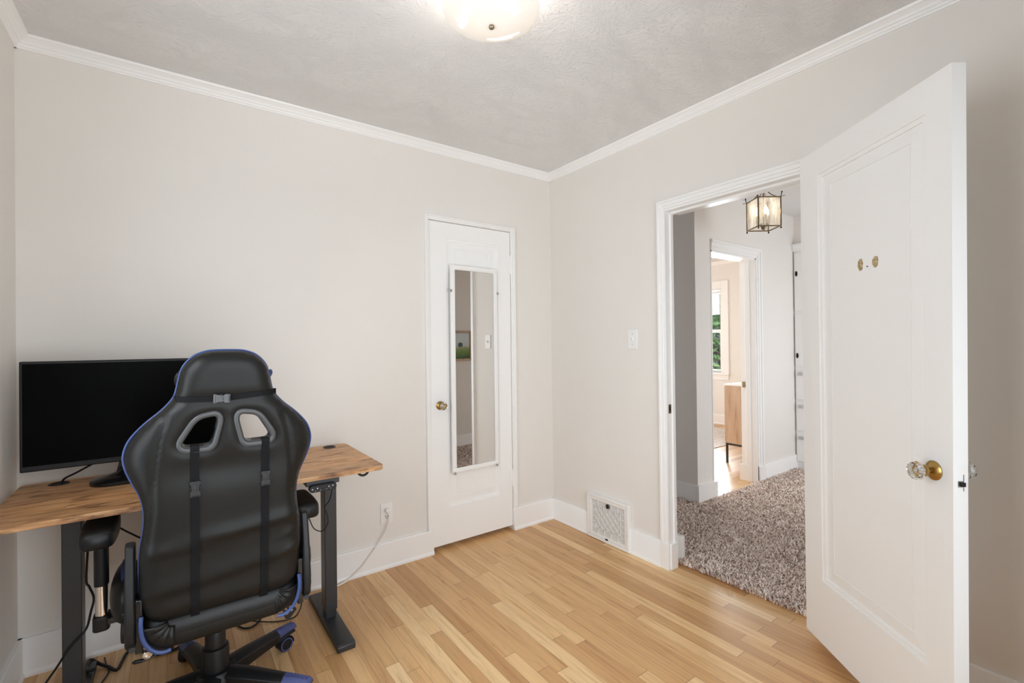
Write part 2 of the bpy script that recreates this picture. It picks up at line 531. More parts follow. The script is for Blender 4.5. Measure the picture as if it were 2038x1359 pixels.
class MB:
    def __init__(s):
        s.v, s.f = [], []

    def add(s, vs, fs):
        k = len(s.v)
        s.v += [tuple(p) for p in vs]
        s.f += [tuple(i + k for i in f) for f in fs]
        return s

    def box(s, x0, x1, y0, y1, z0, z1):
        x0, x1 = min(x0, x1), max(x0, x1)
        y0, y1 = min(y0, y1), max(y0, y1)
        z0, z1 = min(z0, z1), max(z0, z1)
        vs = [(x, y, z) for z in (z0, z1) for x, y in ((x0, y0), (x1, y0), (x1, y1), (x0, y1))]
        return s.add(vs, [(3, 2, 1, 0), (4, 5, 6, 7), (0, 1, 5, 4), (1, 2, 6, 5), (2, 3, 7, 6), (3, 0, 4, 7)])

    def prism(s, pts, axis, a, b):
        """polygon (in the two other axes, cyclic order) extruded along axis from a to b"""
        def mk(p, t):
            if axis == 'x':
                return (t, p[0], p[1])
            if axis == 'y':
                return (p[0], t, p[1])
            return (p[0], p[1], t)
        n_ = len(pts)
        vs = [mk(p, a) for p in pts] + [mk(p, b) for p in pts]
        fs = [tuple(range(n_ - 1, -1, -1)), tuple(range(n_, 2 * n_))]
        fs += [(i, (i + 1) % n_, n_ + (i + 1) % n_, n_ + i) for i in range(n_)]
        return s.add(vs, fs)

    def lathe(s, prof, seg=32, axis='z', c=(0, 0, 0)):
        """prof: list of (r, h)"""
        vs, fs = [], []
        for r, h in prof:
            for i in range(seg):
                a = 2 * PI * i / seg
                p, q = r * math.cos(a), r * math.sin(a)
                if axis == 'z':
                    vs.append((c[0] + p, c[1] + q, c[2] + h))
                elif axis == 'y':
                    vs.append((c[0] + p, c[1] + h, c[2] + q))
                else:
                    vs.append((c[0] + h, c[1] + p, c[2] + q))
        for k in range(len(prof) - 1):
            for i in range(seg):
                j = (i + 1) % seg
                fs.append((k * seg + i, k * seg + j, (k + 1) * seg + j, (k + 1) * seg + i))
        fs.append(tuple(range(seg - 1, -1, -1)))
        fs.append(tuple((len(prof) - 1) * seg + i for i in range(seg)))
        return s.add(vs, fs)

    def cyl(s, r, a, b, axis='z', c=(0, 0, 0), seg=32):
        return s.lathe([(r, a), (r, b)], seg, axis, c)

    def tube(s, pts, r, seg=8, closed=False, smooth=4):
        P = [Vector(p) for p in pts]
        if smooth and len(P) > 2:
            Q = []
            m_ = len(P)
            rng = range(m_) if closed else range(m_ - 1)
            for i in rng:
                p0 = P[(i - 1) % m_] if (closed or i > 0) else P[i]
                p1, p2 = P[i], P[(i + 1) % m_]
                p3 = P[(i + 2) % m_] if (closed or i + 2 < m_) else p2
                for k in range(smooth):
                    t = k / smooth
                    Q.append(0.5 * ((2 * p1) + (-p0 + p2) * t + (2 * p0 - 5 * p1 + 4 * p2 - p3) * t * t + (-p0 + 3 * p1 - 3 * p2 + p3) * t ** 3))
            if not closed:
                Q.append(P[-1])
            P = Q
        m_ = len(P)
        vs, fs = [], []
        nrm = None
        for i in range(m_):
            if closed:
                t = P[(i + 1) % m_] - P[i - 1]
            else:
                t = P[min(i + 1, m_ - 1)] - P[max(i - 1, 0)]
            if t.length < 1e-9:
                t = Vector((0, 0, 1))
            t.normalize()
            if nrm is None:
                nrm = t.orthogonal().normalized()
            nrm = (nrm - t * nrm.dot(t))
            if nrm.length < 1e-6:
                nrm = t.orthogonal()
            nrm.normalize()
            bn = t.cross(nrm)
            for k in range(seg):
                a = 2 * PI * k / seg
                vs.append(P[i] + (nrm * math.cos(a) + bn * math.sin(a)) * r)
        for i in range(m_ if closed else m_ - 1):
            i2 = (i + 1) % m_
            for k in range(seg):
                k2 = (k + 1) % seg
                fs.append((i * seg + k, i * seg + k2, i2 * seg + k2, i2 * seg + k))
        if not closed:
            fs.append(tuple(range(seg - 1, -1, -1)))
            fs.append(tuple((m_ - 1) * seg + k for k in range(seg)))
        return s.add(vs, fs)

    def ellipsoid(s, c, rx, ry, rz, seg=24, rings=14):
        prof = []
        vs, fs = [], []
        for k in range(1, rings):
            th = PI * k / rings
            for i in range(seg):
                a = 2 * PI * i / seg
                vs.append((c[0] + rx * math.sin(th) * math.cos(a), c[1] + ry * math.sin(th) * math.sin(a), c[2] - rz * math.cos(th)))
        for k in range(rings - 2):
            for i in range(seg):
                j = (i + 1) % seg
                fs.append((k * seg + i, k * seg + j, (k + 1) * seg + j, (k + 1) * seg + i))
        b0 = len(vs)
        vs += [(c[0], c[1], c[2] - rz), (c[0], c[1], c[2] + rz)]
        for i in range(seg):
            j = (i + 1) % seg
            fs.append((j, i, b0))
            fs.append(((rings - 2) * seg + i, (rings - 2) * seg + j, b0 + 1))
        return s.add(vs, fs)

    def xf(s, M_):
        s.v = [tuple(M_ @ Vector(p)) for p in s.v]
        return s

    def build(s, name, mat, parent=None, smooth=False, bevel=0.0, seg=2, angle=40, fix=True):
        me = bpy.data.meshes.new(name)
        me.from_pydata(s.v, [], s.f)
        me.update()
        if fix:
            bm = bmesh.new()
            bm.from_mesh(me)
            bmesh.ops.recalc_face_normals(bm, faces=bm.faces)
            bm.to_mesh(me)
            bm.free()
        o = bpy.data.objects.new(name, me)
        me.materials.append(MAT[mat] if isinstance(mat, str) else mat)
        link(o, parent)
        if bevel:
            md = o.modifiers.new('bevel', 'BEVEL')
            md.width = bevel
            md.segments = seg
            md.limit_method = 'ANGLE'
            md.angle_limit = math.radians(35)
            md.harden_normals = False
        if smooth or bevel:
            for p in me.polygons:
                p.use_smooth = True
            if smooth != 'full':
                me.set_sharp_from_angle(angle=math.radians(angle))
        return o


def struct(o):
    o['kind'] = 'structure'
    return o


# ================================================================== SETTING
CEIL = 2.455
XL = -2.69            # left wall
YR = -2.98            # rear wall (behind the camera)
T = 0.13              # wall thickness
DY0, DY1, DZ = -1.70, -0.974, 1.981   # doorway in the right wall

mb = MB().box(XL - .01, 0.115, YR - .01, 0.10, -0.05, 0.0)
o = struct(mb.build('floor', 'oak'))
mb = MB().box(XL - T, T, YR - T, 0.12, CEIL, CEIL + 0.06)
struct(mb.build('ceiling', 'ceiling'))

# back wall with the closet recess
CX0, CX1, CZ = -0.963, -0.355, 2.003
mb = MB().box(XL - T, CX0, 0, T, 0, CEIL).box(CX1, 0.0, 0, T, 0, CEIL).box(CX0, CX1, 0, T, CZ, CEIL)
mb.box(CX0, CX1, 0.075, T, 0, CZ)
struct(mb.build('wall_back', 'wall'))
# right wall with the doorway
DYW = -0.920      # masonry edge behind the jamb board
mb = MB().box(0, T, DYW, T, 0, CEIL).box(0, T, YR - T, DY0, 0, CEIL).box(0, T, DY0, DYW, DZ, CEIL)
struct(mb.build('wall_right', 'wall'))
# left wall with a window
LW = (-2.18, -1.02, 0.50, 1.98)
mb = MB().box(XL - T, XL, YR - T, LW[0], 0, CEIL).box(XL - T, XL, LW[1], 0, 0, CEIL)
mb.box(XL - T, XL, LW[0], LW[1], 0, LW[2]).box(XL - T, XL, LW[0], LW[1], LW[3], CEIL)
struct(mb.build('wall_left', 'wall'))
# rear wall, with an unseen opening added for the fill light
RW = (-2.44, -0.68, 0.14, 1.98)
mb = MB().box(XL, RW[0], YR - T, YR, 0, CEIL).box(RW[1], 0, YR - T, YR, 0, CEIL)
mb.box(RW[0], RW[1], YR - T, YR, 0, RW[2]).box(RW[0], RW[1], YR - T, YR, RW[3], CEIL)
struct(mb.build('wall_rear', 'wall'))


def sash_window(name, axis, wall, a0, a1, z0, z1, inward, depth=T, shade_to=None):
    """double hung sash set in a wall opening; axis: 'x' wall plane x=wall, 'y' wall plane y=wall; inward = sign toward the room"""
    def bx(mb, p0, p1, q0, q1, zz0, zz1):
        if axis == 'x':
            mb.box(p0, p1, q0, q1, zz0, zz1)
        else:
            mb.box(q0, q1, p0, p1, zz0, zz1)
    s = inward
    fr = MB()
    cw = 0.105
    bx(fr, wall, wall + s * .02, a0 - cw, a0, z0 - .02, z1 + cw)
    bx(fr, wall, wall + s * .02, a1, a1 + cw, z0 - .02, z1 + cw)
    bx(fr, wall, wall + s * .02, a0, a1, z1, z1 + cw)
    bx(fr, wall, wall + s * .026, a0 - cw - .012, a0 - cw, z0 - .02, z1 + cw + .012)
    bx(fr, wall, wall + s * .026, a1 + cw, a1 + cw + .012, z0 - .02, z1 + cw + .012)
    bx(fr, wall, wall + s * .026, a0 - cw, a1 + cw, z1 + cw, z1 + cw + .012)
    bx(fr, wall - s * depth * .98, wall, a0, a0 + .02, z0, z1)
    bx(fr, wall - s * depth * .98, wall, a1 - .02, a1, z0, z1)
    bx(fr, wall - s * depth * .98, wall, a0, a1, z1 - .02, z1)
    w = struct(fr.build(name, 'trim', bevel=.003))
    sl = MB()
    bx(sl, wall - s * depth * .98, wall + s * .045, a0 - cw - .02, a1 + cw + .02, z0 - .03, z0)
    bx(sl, wall, wall + s * .016, a0 - cw, a1 + cw, z0 - .105, z0 - .03)
    sl.build('window_sill', 'trim', w, bevel=.004)
    zm = (z0 + z1) / 2
    for k, (za, zb) in enumerate(((z0, zm + .02), (zm - .02, z1 - .02))):
        d = wall - s * (depth * .45 + .035 * k)
        sm = MB()
        st = .042
        bx(sm, d, d - s * .032, a0 + .02, a0 + .02 + st, za, zb)
        bx(sm, d, d - s * .032, a1 - .02 - st, a1 - .02, za, zb)
        bx(sm, d, d - s * .032, a0 + .02 + st, a1 - .02 - st, za, za + st)
        bx(sm, d, d - s * .032, a0 + .02 + st, a1 - .02 - st, zb - st, zb)
        so = sm.build('sash', 'trim', w, bevel=.003)
        pm = MB()
        bx(pm, d - s * .014, d - s * .017, a0 + .02 + st, a1 - .02 - st, za + st, zb - st)
        pm.build('pane', 'pane', so)
    return w


sash_window('window_1', 'x', XL, LW[0], LW[1], LW[2], LW[3], 1)
sash_window('rear_fill_window', 'y', YR, RW[0], RW[1], RW[2], RW[3], 1)  # unseen sash, added to frame the rear fill

# crown moulding (profile: distance from wall, drop below ceiling)
CP = [(0, -.047), (.007, -.047), (.009, -.043), (.014, -.039), (.016, -.031), (.021, -.029), (.026, -.021), (.036, -.012), (.043, -.008), (.046, 0), (0, 0)]
k = 0
for pts, ax, a, b_ in (([(-d, CEIL + z) for d, z in CP], 'x', XL, 0), ([(-d, CEIL + z) for d, z in CP], 'y', YR, 0),
                       ([(XL + d, CEIL + z) for d, z in CP], 'y', YR, 0), ([(YR + d, CEIL + z) for d, z in CP], 'x', XL, 0)):
    k += 1
    struct(MB().prism(pts, ax, a, b_).build('trim_%d' % k, 'trim'))

# baseboards: flat board with a small shoe moulding
BH = 0.145


def base_profile(sgn, w):
    return [(w, 0), (w + sgn * .022, 0), (w + sgn * .022, .010), (w + sgn * .019, .017), (w + sgn * .016, .022), (w + sgn * .016, BH - .006), (w + sgn * .012, BH), (w, BH)]


mb = MB().prism(base_profile(-1, 0), 'x', XL, -0.9505)
mb.prism(base_profile(-1, 0), 'x', -0.357, 0)
struct(mb.build('baseboard_back', 'trim'))
mb = MB().prism(base_profile(-1, 0), 'y', -0.357, 0)
mb.prism(base_profile(-1, 0), 'y', -0.925, -0.705)
mb.prism(base_profile(-1, 0), 'y', YR, -1.775)
# blocks that wrap round the door jamb
mb.box(-.018, .0, DY1 - .004, -.925, 0, BH)
mb.box(.0, .058, DY1 - .012, DYW, 0, BH - .004)
mb.box(T, T + .026, -.962, -.90, 0, BH)
mb.box(.062, T, -.938, DYW, 0, BH)
mb.box(-.020, 0.0, -1.775, DY0, 0, BH)
struct(mb.build('baseboard_right', 'trim', bevel=.002))
mb = MB().prism(base_profile(1, XL), 'y', YR, 0)
struct(mb.build('baseboard_left', 'trim'))
mb = MB().prism(base_profile(1, YR), 'x', XL, 0)
struct(mb.build('baseboard_rear', 'trim'))


def casing(mb, axis, wall, s, a0, a1, zt, w, left=True, right=True, z0=BH):
    """stepped door casing standing proud of the wall by s*thickness"""
    def bx(d0, d1, q0, q1, zz0, zz1):
        if axis == 'x':
            mb.box(wall + s * d0, wall + s * d1, q0, q1, zz0, zz1)
        else:
            mb.box(q0, q1, wall + s * d0, wall + s * d1, zz0, zz1)
    for (u0, u1, t) in ((0, w * .30, .011), (w * .30, w * .72, .015), (w * .72, w, .021)):
        lo = a0 - u1
        hi = a1 + u1
        if left:
            bx(0, t, a0 - u1, a0 - u0, z0, zt + u1)
        if right:
            bx(0, t, a1 + u0, a1 + u1, z0, zt + u1)
        bx(0, t, a0 - (u0 if left else 0), a1 + (u0 if right else 0), zt + u0, zt + u1)
    return mb


# closet casing: narrow, barely proud of the wall
mb = casing(MB(), 'y', 0, -1, CX0, CX1, CZ, .026)
struct(mb.build('trim_5', 'trim', bevel=.0015))
# doorway casing (room side and hall side) and jamb with a stop
mb = MB()
casing(mb, 'x', 0, -1, DY0, DY1, DZ, .046)
casing(mb, 'x', T, 1, DY0, DYW, DZ, .052, z0=.02, right=False)
mb.box(-.004, .037, DY1 + .002, DYW, .0, DZ)
mb.box(.037, .060, DY1 - .006, DYW, .0, DZ)
mb.box(-.004, T + .004, DY0, DY0 + .012, .0, DZ)
mb.box(-.004, T + .004, DY0, DY1 + .004, DZ - .012, DZ)
mb.box(.037, .060, DY0 + .012, DY0 + .022, .0, DZ - .012)
mb.box(.037, .060, DY0 + .012, DY1, DZ - .024, DZ - .012)
o = struct(mb.build('trim_6', 'trim', bevel=.0015))
MB().box(.008, .030, DY1 + .0006, DY1 + .003, .855, .905).build('strike_plate', 'antique', o)
MB().box(.013, .025, DY1 + .0001, DY1 + .0009, .868, .892).build('latch_hole', 'dark', o)


# ------------------------------------------------------------------ panelled doors
def door_slab(w, h, t, ml, mr, mb_, mt):
    """door in local axes: x = 0..w, z = 0..h, y = 0 (front) .. t (back); recessed panel on both faces"""
    D = MB()
    rings = [(0.0, 0.0), (0.0008, 0.0045), (0.0150, 0.0055), (0.0160, 0.0115), (0.0230, 0.0115), (0.0600, 0.0085), (0.0610, 0.0125), (0.0650, 0.0125), (0.0665, 0.0090), (0.0700, 0.0090)]
    for face, sg in ((0.0, 1), (t, -1)):
        loops = [[(0, face, 0), (w, face, 0), (w, face, h), (0, face, h)]]
        for off, dep in rings:
            y = face + sg * dep
            loops.append([(ml + off, y, mb_ + off), (w - mr - off, y, mb_ + off), (w - mr - off, y, h - mt - off), (ml + off, y, h - mt - off)])
        vs = [p for lp in loops for p in lp]
        fs = []
        for q in range(len(loops) - 1):
            for i in range(4):
                j = (i + 1) % 4
                fs.append((q * 4 + i, q * 4 + j, q * 4 + 4 + j, q * 4 + 4 + i))
        e = (len(loops) - 1) * 4
        fs.append((e, e + 1, e + 2, e + 3))
        D.add(vs, fs)
    b0 = 0
    b1 = (len(rings) + 1) * 4
    for i in range(4):
        j = (i + 1) % 4
        D.f.append((b0 + i, b0 + j, b1 + j, b1 + i))
    return D


def knob_set(parent, x, z, y, sg, glass='crystal', k=1.0):
    """brass rosette, shank and faceted glass knob; sg = outward sign along y"""
    r = MB().lathe([(0.001, sg * .0), (.031, 0), (.031, sg * .003), (.027, sg * .007), (.017, sg * .010), (.011, sg * .013), (.0001, sg * .013)], 32, 'y', (x, y, z))
    kb = r.build('rosette', 'brass', parent, smooth=True)
    sh = MB().lathe([(.008, sg * .010), (.0105, sg * .016), (.012, sg * .024), (.0175, sg * .027), (.0185, sg * .031), (.0185, sg * .035), (.010, sg * .037)], 24, 'y', (x, y, z))
    sh.build('shank', 'brass', kb, smooth=True)
    gk = MB().lathe([(.0135, sg * .036), (.017, sg * .039), (.027, sg * .048), (.0305, sg * .056), (.0265, sg * .067), (.015, sg * .070), (.0001, sg * .070)], 8, 'y', (x, y, z))
    gk.build('glass_knob', glass, kb)
    st = MB().lathe([(.003, sg * .0365), (.010, sg * .0370), (.0085, sg * .045), (.003, sg * .054)], 12, 'y', (x, y, z))
    st.build('knob_core', 'chrome', kb, smooth=True)
    if k != 1.0:
        for o_ in [kb] + list(kb.children):
            o_.data.transform(Matrix.Translation((x, y, z)) @ Matrix.Scale(k, 4) @ Matrix.Translation((-x, -y, -z)))
    return kb


def hinge(parent, x, y, z0, z1):
    h = MB()
    n_ = 5
    L = (z1 - z0) / n_
    for i in range(n_):
        h.cyl(.0065, z0 + i * L + .0006, z0 + (i + 1) * L - .0006, 'z', (x, y, 0), 14)
    h.ellipsoid((x, y, z1 + .004), .006, .006, .006, 12, 8)
    h.ellipsoid((x, y, z0 - .004), .006, .006, .006, 12, 8)
    h.box(x - .022, x + .016, y + .004, y + .007, z0, z1)
    return h.build('hinge', 'trim', parent, smooth=True)


# closet door (closed)
CW = CX1 - CX0 - .008
D = door_slab(CW, 1.970, .034, .118, .100, .222, .098)
door1 = struct(D.build('door_1', 'trim'))
door1.location = (CX0 + .005, .004, .030)
knob_set(door1, .066, .850, 0, -1, k=.84)
hinge(door1, CW + .004, -.008, 1.692, 1.810)
hinge(door1, CW + .004, -.008, .266, .372)

# open room door, hinged on the far side of the doorway
HX, HY = -0.046, -1.677
DA = math.radians(-128.2)     # direction of the door leaf from its hinge
DW = 0.690
D = door_slab(DW, 1.972, .040, .112, .084, .252, .102)
door2 = struct(D.build('door_2', 'trim'))
door2.location = (HX, HY, 0.040)
# local +x along the leaf; the leaf's front (local y=0, outward -y) must face the camera
door2.rotation_euler = (0, 0, DA)
kz = 0.832
knob_set(door2, DW - .060, kz, 0, -1, k=.90)
knob_set(door2, DW - .060, kz, .040, 1, k=.90)
kz += .014
e = MB().box(DW - .0002, DW + .0012, .010, .029, kz - .062, kz + .012)
lp = e.build('latch_plate', 'trim', door2)
MB().box(DW + .001, DW + .0022, .011, .0255, kz - .0445, kz - .0275).build('latch_mouth', 'nickel', lp)
MB().prism([(.015, kz - .041), (.026, kz - .041), (.026, kz - .030), (.015, kz - .030)], 'x', DW + .002, DW + .009).build('latch_bolt', 'dark_iron', lp)
MB().box(DW + .0012, DW + .0018, .0258, .0272, kz - .055, kz - .010).build('plate_gap', 'dark', lp)
hinge(door2, -.002, .0455, 1.62, 1.74)
hinge(door2, -.002, .0455, .25, .37)
# two bare patches where a hook was torn off, with a screw hole between
m, n, b = new_mat('bare_wood_patch')
g = NG(n)
tc = n.nodes.new('ShaderNodeTexCoord')
col = g.ramp(g.noise(tc.outputs['Object'], 160.0, 3, 0.7), [(0.35, (0.16, 0.10, 0.04)), (0.5, (0.46, 0.35, 0.17)), (0.65, (0.66, 0.58, 0.42))])
n.links.new(col, b.inputs['Base Color'])
b.inputs['Roughness'].default_value = 0.8
MAT['bare'] = m
for cx, cz, w_, h_ in ((.3290, 1.474, .0120, .0205), (.3985, 1.474, .0130, .0185)):
    random.seed(int(cx * 1e4))
    pts = []
    for i in range(22):
        a = 2 * PI * i / 22
        q = 1 + random.uniform(-.16, .12)
        pts.append((cx + w_ * q * math.cos(a), cz + h_ * q * math.sin(a)))
    MB().prism(pts, 'y', .0080, .0096).build('bare_patch', 'bare', door2)
MB().cyl(.0022, .0080, .0096, 'y', (.362, 0, 1.463), 10).build('screw_hole', 'dark', door2)
# the old leaf has warped: its free edge twists slightly from bottom to top
for o_ in [door2] + list(door2.children_recursive):
    for v_ in o_.data.vertices:
        a_ = math.radians(1.9) * v_.co.z / 1.972
        x_, y_ = v_.co.x, v_.co.y
        v_.co.x, v_.co.y = x_ * math.cos(a_) - y_ * math.sin(a_), x_ * math.sin(a_) + y_ * math.cos(a_)

# ------------------------------------------------------------------ hall and far room (structure)
HX1, HY1 = 1.052, -0.473     # corner where the hall widens
HX2, HY2 = 2.72, -2.375      # end wall with the built-in cupboard, south wall of the hall
D2A, D2B, D2Z = 1.262, 1.965, 1.978  # second doorway (in the wall y = HY1)
mb = MB().box(HX1, HX1 + T, HY1, 0.62, 0, CEIL)
struct(mb.build('wall_hall_left', 'wall_hall'))
mb = MB().box(HX1 + T, D2A, HY1, HY1 + T, 0, CEIL).box(D2B, HX2 + T, HY1, HY1 + T, 0, CEIL).box(D2A, D2B, HY1, HY1 + T, D2Z, CEIL)
struct(mb.build('wall_hall_back', 'wall_hall'))
struct(MB().box(T, HX1 + T, 0.62, 0.74, 0, CEIL).build('wall_hall_end', 'wall_hall'))
struct(MB().box(HX2, HX2 + T, HY2 - T, HY1, 0, CEIL).build('wall_hall_right', 'wall_hall'))
HW = (1.56, 2.44, .28, 2.02)
mb = MB().box(T, HW[0], HY2 - T, HY2, 0, CEIL).box(HW[1], HX2, HY2 - T, HY2, 0, CEIL)
mb.box(HW[0], HW[1], HY2 - T, HY2, 0, HW[2]).box(HW[0], HW[1], HY2 - T, HY2, HW[3], CEIL)
struct(mb.build('wall_hall_front', 'wall_hall'))
sash_window('window_4', 'y', HY2, HW[0], HW[1], HW[2], HW[3], 1)
struct(MB().box(T, HX2 + T, HY2 - T, HY1 + T, CEIL, CEIL + .06).box(T, HX1 + T, HY1 + T, .74, CEIL, CEIL + .06).build('ceiling_hall', 'ceiling_hall'))
mb = MB()
casing(mb, 'y', HY1, -1, D2A, D2B, D2Z, .085, left=False, z0=.02)
mb.box(D2A, D2A + .014, HY1 - .004, HY1 + T, 0, D2Z)
mb.box(D2B - .014, D2B, HY1 - .004, HY1 + T + .004, 0, D2Z)
mb.box(D2A, D2B, HY1 - .004, HY1 + T + .004, D2Z - .014, D2Z)
mb.box(D2B - .026, D2B - .014, HY1 + .045, HY1 + .085, 0, D2Z - .014)
o = struct(mb.build('trim_7', 'trim', bevel=.0015))
MB().box(D2B - .0275, D2B - .0255, HY1 + .090, HY1 + .115, .835, .885).build('strike_plate', 'antique', o)
mb = MB().prism(base_profile(-1, HX1), 'y', HY1 - .02, .62)
mb.box(HX1 - .0235, D2A + .03, HY1 - .0235, HY1 + .004, 0, BH)
mb.prism(base_profile(-1, HY1), 'x', D2B + .085, HX2)
mb.box(D2B - .028, D2B + .002, HY1 + .06, HY1 + T + .02, 0, BH)
mb.box(D2B, D2B + .105, HY1 - .024, HY1, 0, BH)
mb.prism(base_profile(1, HY2), 'x', T, HX2)
mb.prism(base_profile(1, T), 'y', -.90, .62)
struct(mb.build('baseboard_hall', 'trim', bevel=.0015))

FX, FY0, FY1 = 4.481, HY1 + T, 3.1      # far room
FXW = HX1 + T
struct(MB().box(FXW - T, FX + .14, FY0, FY1 + .12, -.05, 0).box(D2A, D2B, HY1, FY0, -.05, 0.0).build('floor_far', 'oak_far'))
struct(MB().box(FXW - T, FX + .14, FY0, FY1 + .12, CEIL, CEIL + .06).build('ceiling_far', 'ceiling_hall'))
WF = (1.30, 2.42, .775, 2.045)
mb = MB().box(FX, FX + T, FY0 - T, WF[0], 0, CEIL).box(FX, FX + T, WF[1], FY1 + T, 0, CEIL)
mb.box(FX, FX + T, WF[0], WF[1], 0, WF[2]).box(FX, FX + T, WF[0], WF[1], WF[3], CEIL)
struct(mb.build('wall_far_right', 'wall_hall'))
struct(MB().box(FXW, FX, FY1, FY1 + T, 0, CEIL).build('wall_far_back', 'wall_hall'))
struct(MB().box(HX2 + T, FX, FY0 - T, FY0, 0, CEIL).build('wall_far_front', 'wall_hall'))
struct(MB().box(HX1, FXW, .62, FY1 + T, 0, CEIL).build('wall_far_left', 'wall_hall'))
win3 = sash_window('window_3', 'x', FX, WF[0], WF[1], WF[2], WF[3], -1)
mb = MB().prism(base_profile(-1, FX), 'y', FY0, FY1)
struct(mb.build('baseboard_far', 'trim'))
struct(MB().prism([(FX - d, CEIL + z) for d, z in CP], 'y', FY0, FY1).build('trim_8', 'trim'))

# hall carpet: backing plus shag pile
cb = MB().box(.115, HX2 - .046, HY2, HY1, -.05, .006).box(HX2 - .046, HX2, HY2, -1.50, -.05, .006).box(HX2 - .046, HX2, -.475, HY1, -.05, .006).box(.115, HX1, HY1, .62, -.05, .006)
cp = cb.build('carpet', 'carpet_base')
tag(cp, 'shaggy brown and beige carpet covering the hall floor', 'carpet', kind='stuff')


def pile():
    rnd = random.Random(3)
    vs, fs = [], []

    def tuft(x, y):
        h = rnd.uniform(.012, .026)
        a = rnd.uniform(0, 2 * PI)
        lean = rnd.uniform(.004, .022)
        w = rnd.uniform(.0022, .0040)
        dx, dy = math.cos(a), math.sin(a)
        px, py = -dy * w, dx * w
        k_ = len(vs)
        z0 = .004
        vs.extend([(x - px, y - py, z0), (x + px, y + py, z0),
                   (x + dx * lean * .45 + px * 1.15, y + dy * lean * .45 + py * 1.15, z0 + h * .62),
                   (x + dx * lean * .45 - px * 1.15, y + dy * lean * .45 - py * 1.15, z0 + h * .62),
                   (x + dx * lean * 1.25 + px * .7, y + dy * lean * 1.25 + py * .7, z0 + h),
                   (x + dx * lean * 1.25 - px * .7, y + dy * lean * 1.25 - py * .7, z0 + h)])
        fs.extend([(k_, k_ + 1, k_ + 2, k_ + 3), (k_ + 3, k_ + 2, k_ + 4, k_ + 5)])
    zones = [(.108, 1.05, -1.75, -.30, 52000), (1.05, 2.668, -1.75, HY1 - .005, 60000), (.12, 1.9, HY2 + .02, -1.75, 14000),
             (.12, 1.03, -.30, .60, 5000)]
    for x0, x1, y0, y1, n_ in zones:
        for _ in range(n_):
            x = rnd.uniform(x0, x1)
            if x < .125:
                x -= rnd.uniform(0, .012)
            y = rnd.uniform(y0, y1)
            if x < T + .02 and not (DY0 + .02 < y < DYW):
                continue
            if x > HX1 - .03 and y > HY1 - .02:
                continue
            tuft(x, y)
    me = bpy.data.meshes.new('carpet_pile')
    me.from_pydata(vs, [], fs)
    me.materials.append(MAT['carpet'])
    o_ = bpy.data.objects.new('carpet_pile', me)
    link(o_, cp)
    o_['kind'] = 'stuff'


pile()

# ================================================================== THINGS ON THE WALLS
# light switch (plate and toggle face -x)
t = thing('light_switch', 'white toggle light switch on the wall beside the hall doorway', 'light switch', (0, -.738, 1.269))
MB().box(-.006, 0, -.0365, .0365, -.059, .059).build('plate', 'white_plastic', t, bevel=.003)
MB().prism([(-.005, -.011), (-.0065, -.011), (-.018, .004), (-.016, .011), (-.005, .009)], 'y', -.0055, .0055).xf(Matrix.Identity(4)).build('toggle', 'white_plastic', t, bevel=.001)
for z in (-.030, .030):
    MB().cyl(.003, -.0068, -.0058, 'x', (0, 0, z), 12).build('screw', 'nickel', t)

# outlet on the back wall
t = thing('wall_outlet', 'white duplex wall outlet low on the wall between desk and closet door', 'outlet', (-1.237, 0, .306))
MB().box(-.0345, .0345, -.006, 0, -.057, .057).build('plate', 'white_plastic', t, bevel=.003)
for z in (-.0195, .0195):
    pts = []
    for i in range(24):
        a = 2 * PI * i / 24
        pts.append((.0165 * max(-.82, min(.82, math.cos(a))) / .82, z + .0145 * math.sin(a)))
    r = MB().prism(pts, 'y', -.0085, -.004).build('receptacle', 'white_plastic', t)
    MB().box(-.0075, -.0052, -.0092, -.0083, z - .001, z + .008).box(.0052, .0075, -.0092, -.0083, z - .001, z + .007).cyl(.0026, -.0092, -.0083, 'y', (0, 0, z - .0075), 10).build('slots', 'dark', r)
MB().cyl(.003, -.0072, -.0060, 'y', (0, 0, 0), 12).build('screw', 'nickel', t)
t = thing('white_cable', 'white power cord plugged into the outlet and trailing down to the floor', 'cord', (-1.237, 0, .306))
c = MB()
c.lathe([(.010, -.0095), (.0135, -.014), (.0145, -.026), (.012, -.033), (.006, -.036)], 20, 'y', (0, 0, .0195))
c.build('plug', 'white_plastic', t, smooth=True)
cp_ = [(-1.237, -.036, .323), (-1.2365, -.047, .305), (-1.239, -.042, .262), (-1.256, -.036, .213), (-1.294, -.034, .163), (-1.342, -.034, .108), (-1.389, -.036, .060), (-1.430, -.038, .030), (-1.470, -.042, .010), (-1.53, -.055, .0045), (-1.62, -.075, .0045), (-1.70, -.06, .0045)]
c = MB()
for off in (-.0024, .0024):
    c.tube([(x + 1.237 + off * .75, y, z - .306 + abs(off) * 0 + off * .6 + (.0016 if z < .012 else 0)) for x, y, z in cp_], .0031, 8)
c.build('cable', 'white_plastic', t, smooth=True)

# return-air register low on the right wall
t = thing('wall_register', 'white metal wall register with diamond lattice set in the baseboard', 'air vent', (0, -.5375, .142))
W2, H2 = .171, .140


def frame(mb, hw, hh, w_, d0, d1):
    mb.box(d0, d1, -hw, hw, hh - w_, hh).box(d0, d1, -hw, hw, -hh, -hh + w_)
    return mb.box(d0, d1, -hw, -hw + w_, -hh + w_, hh - w_).box(d0, d1, hw - w_, hw, -hh + w_, hh - w_)


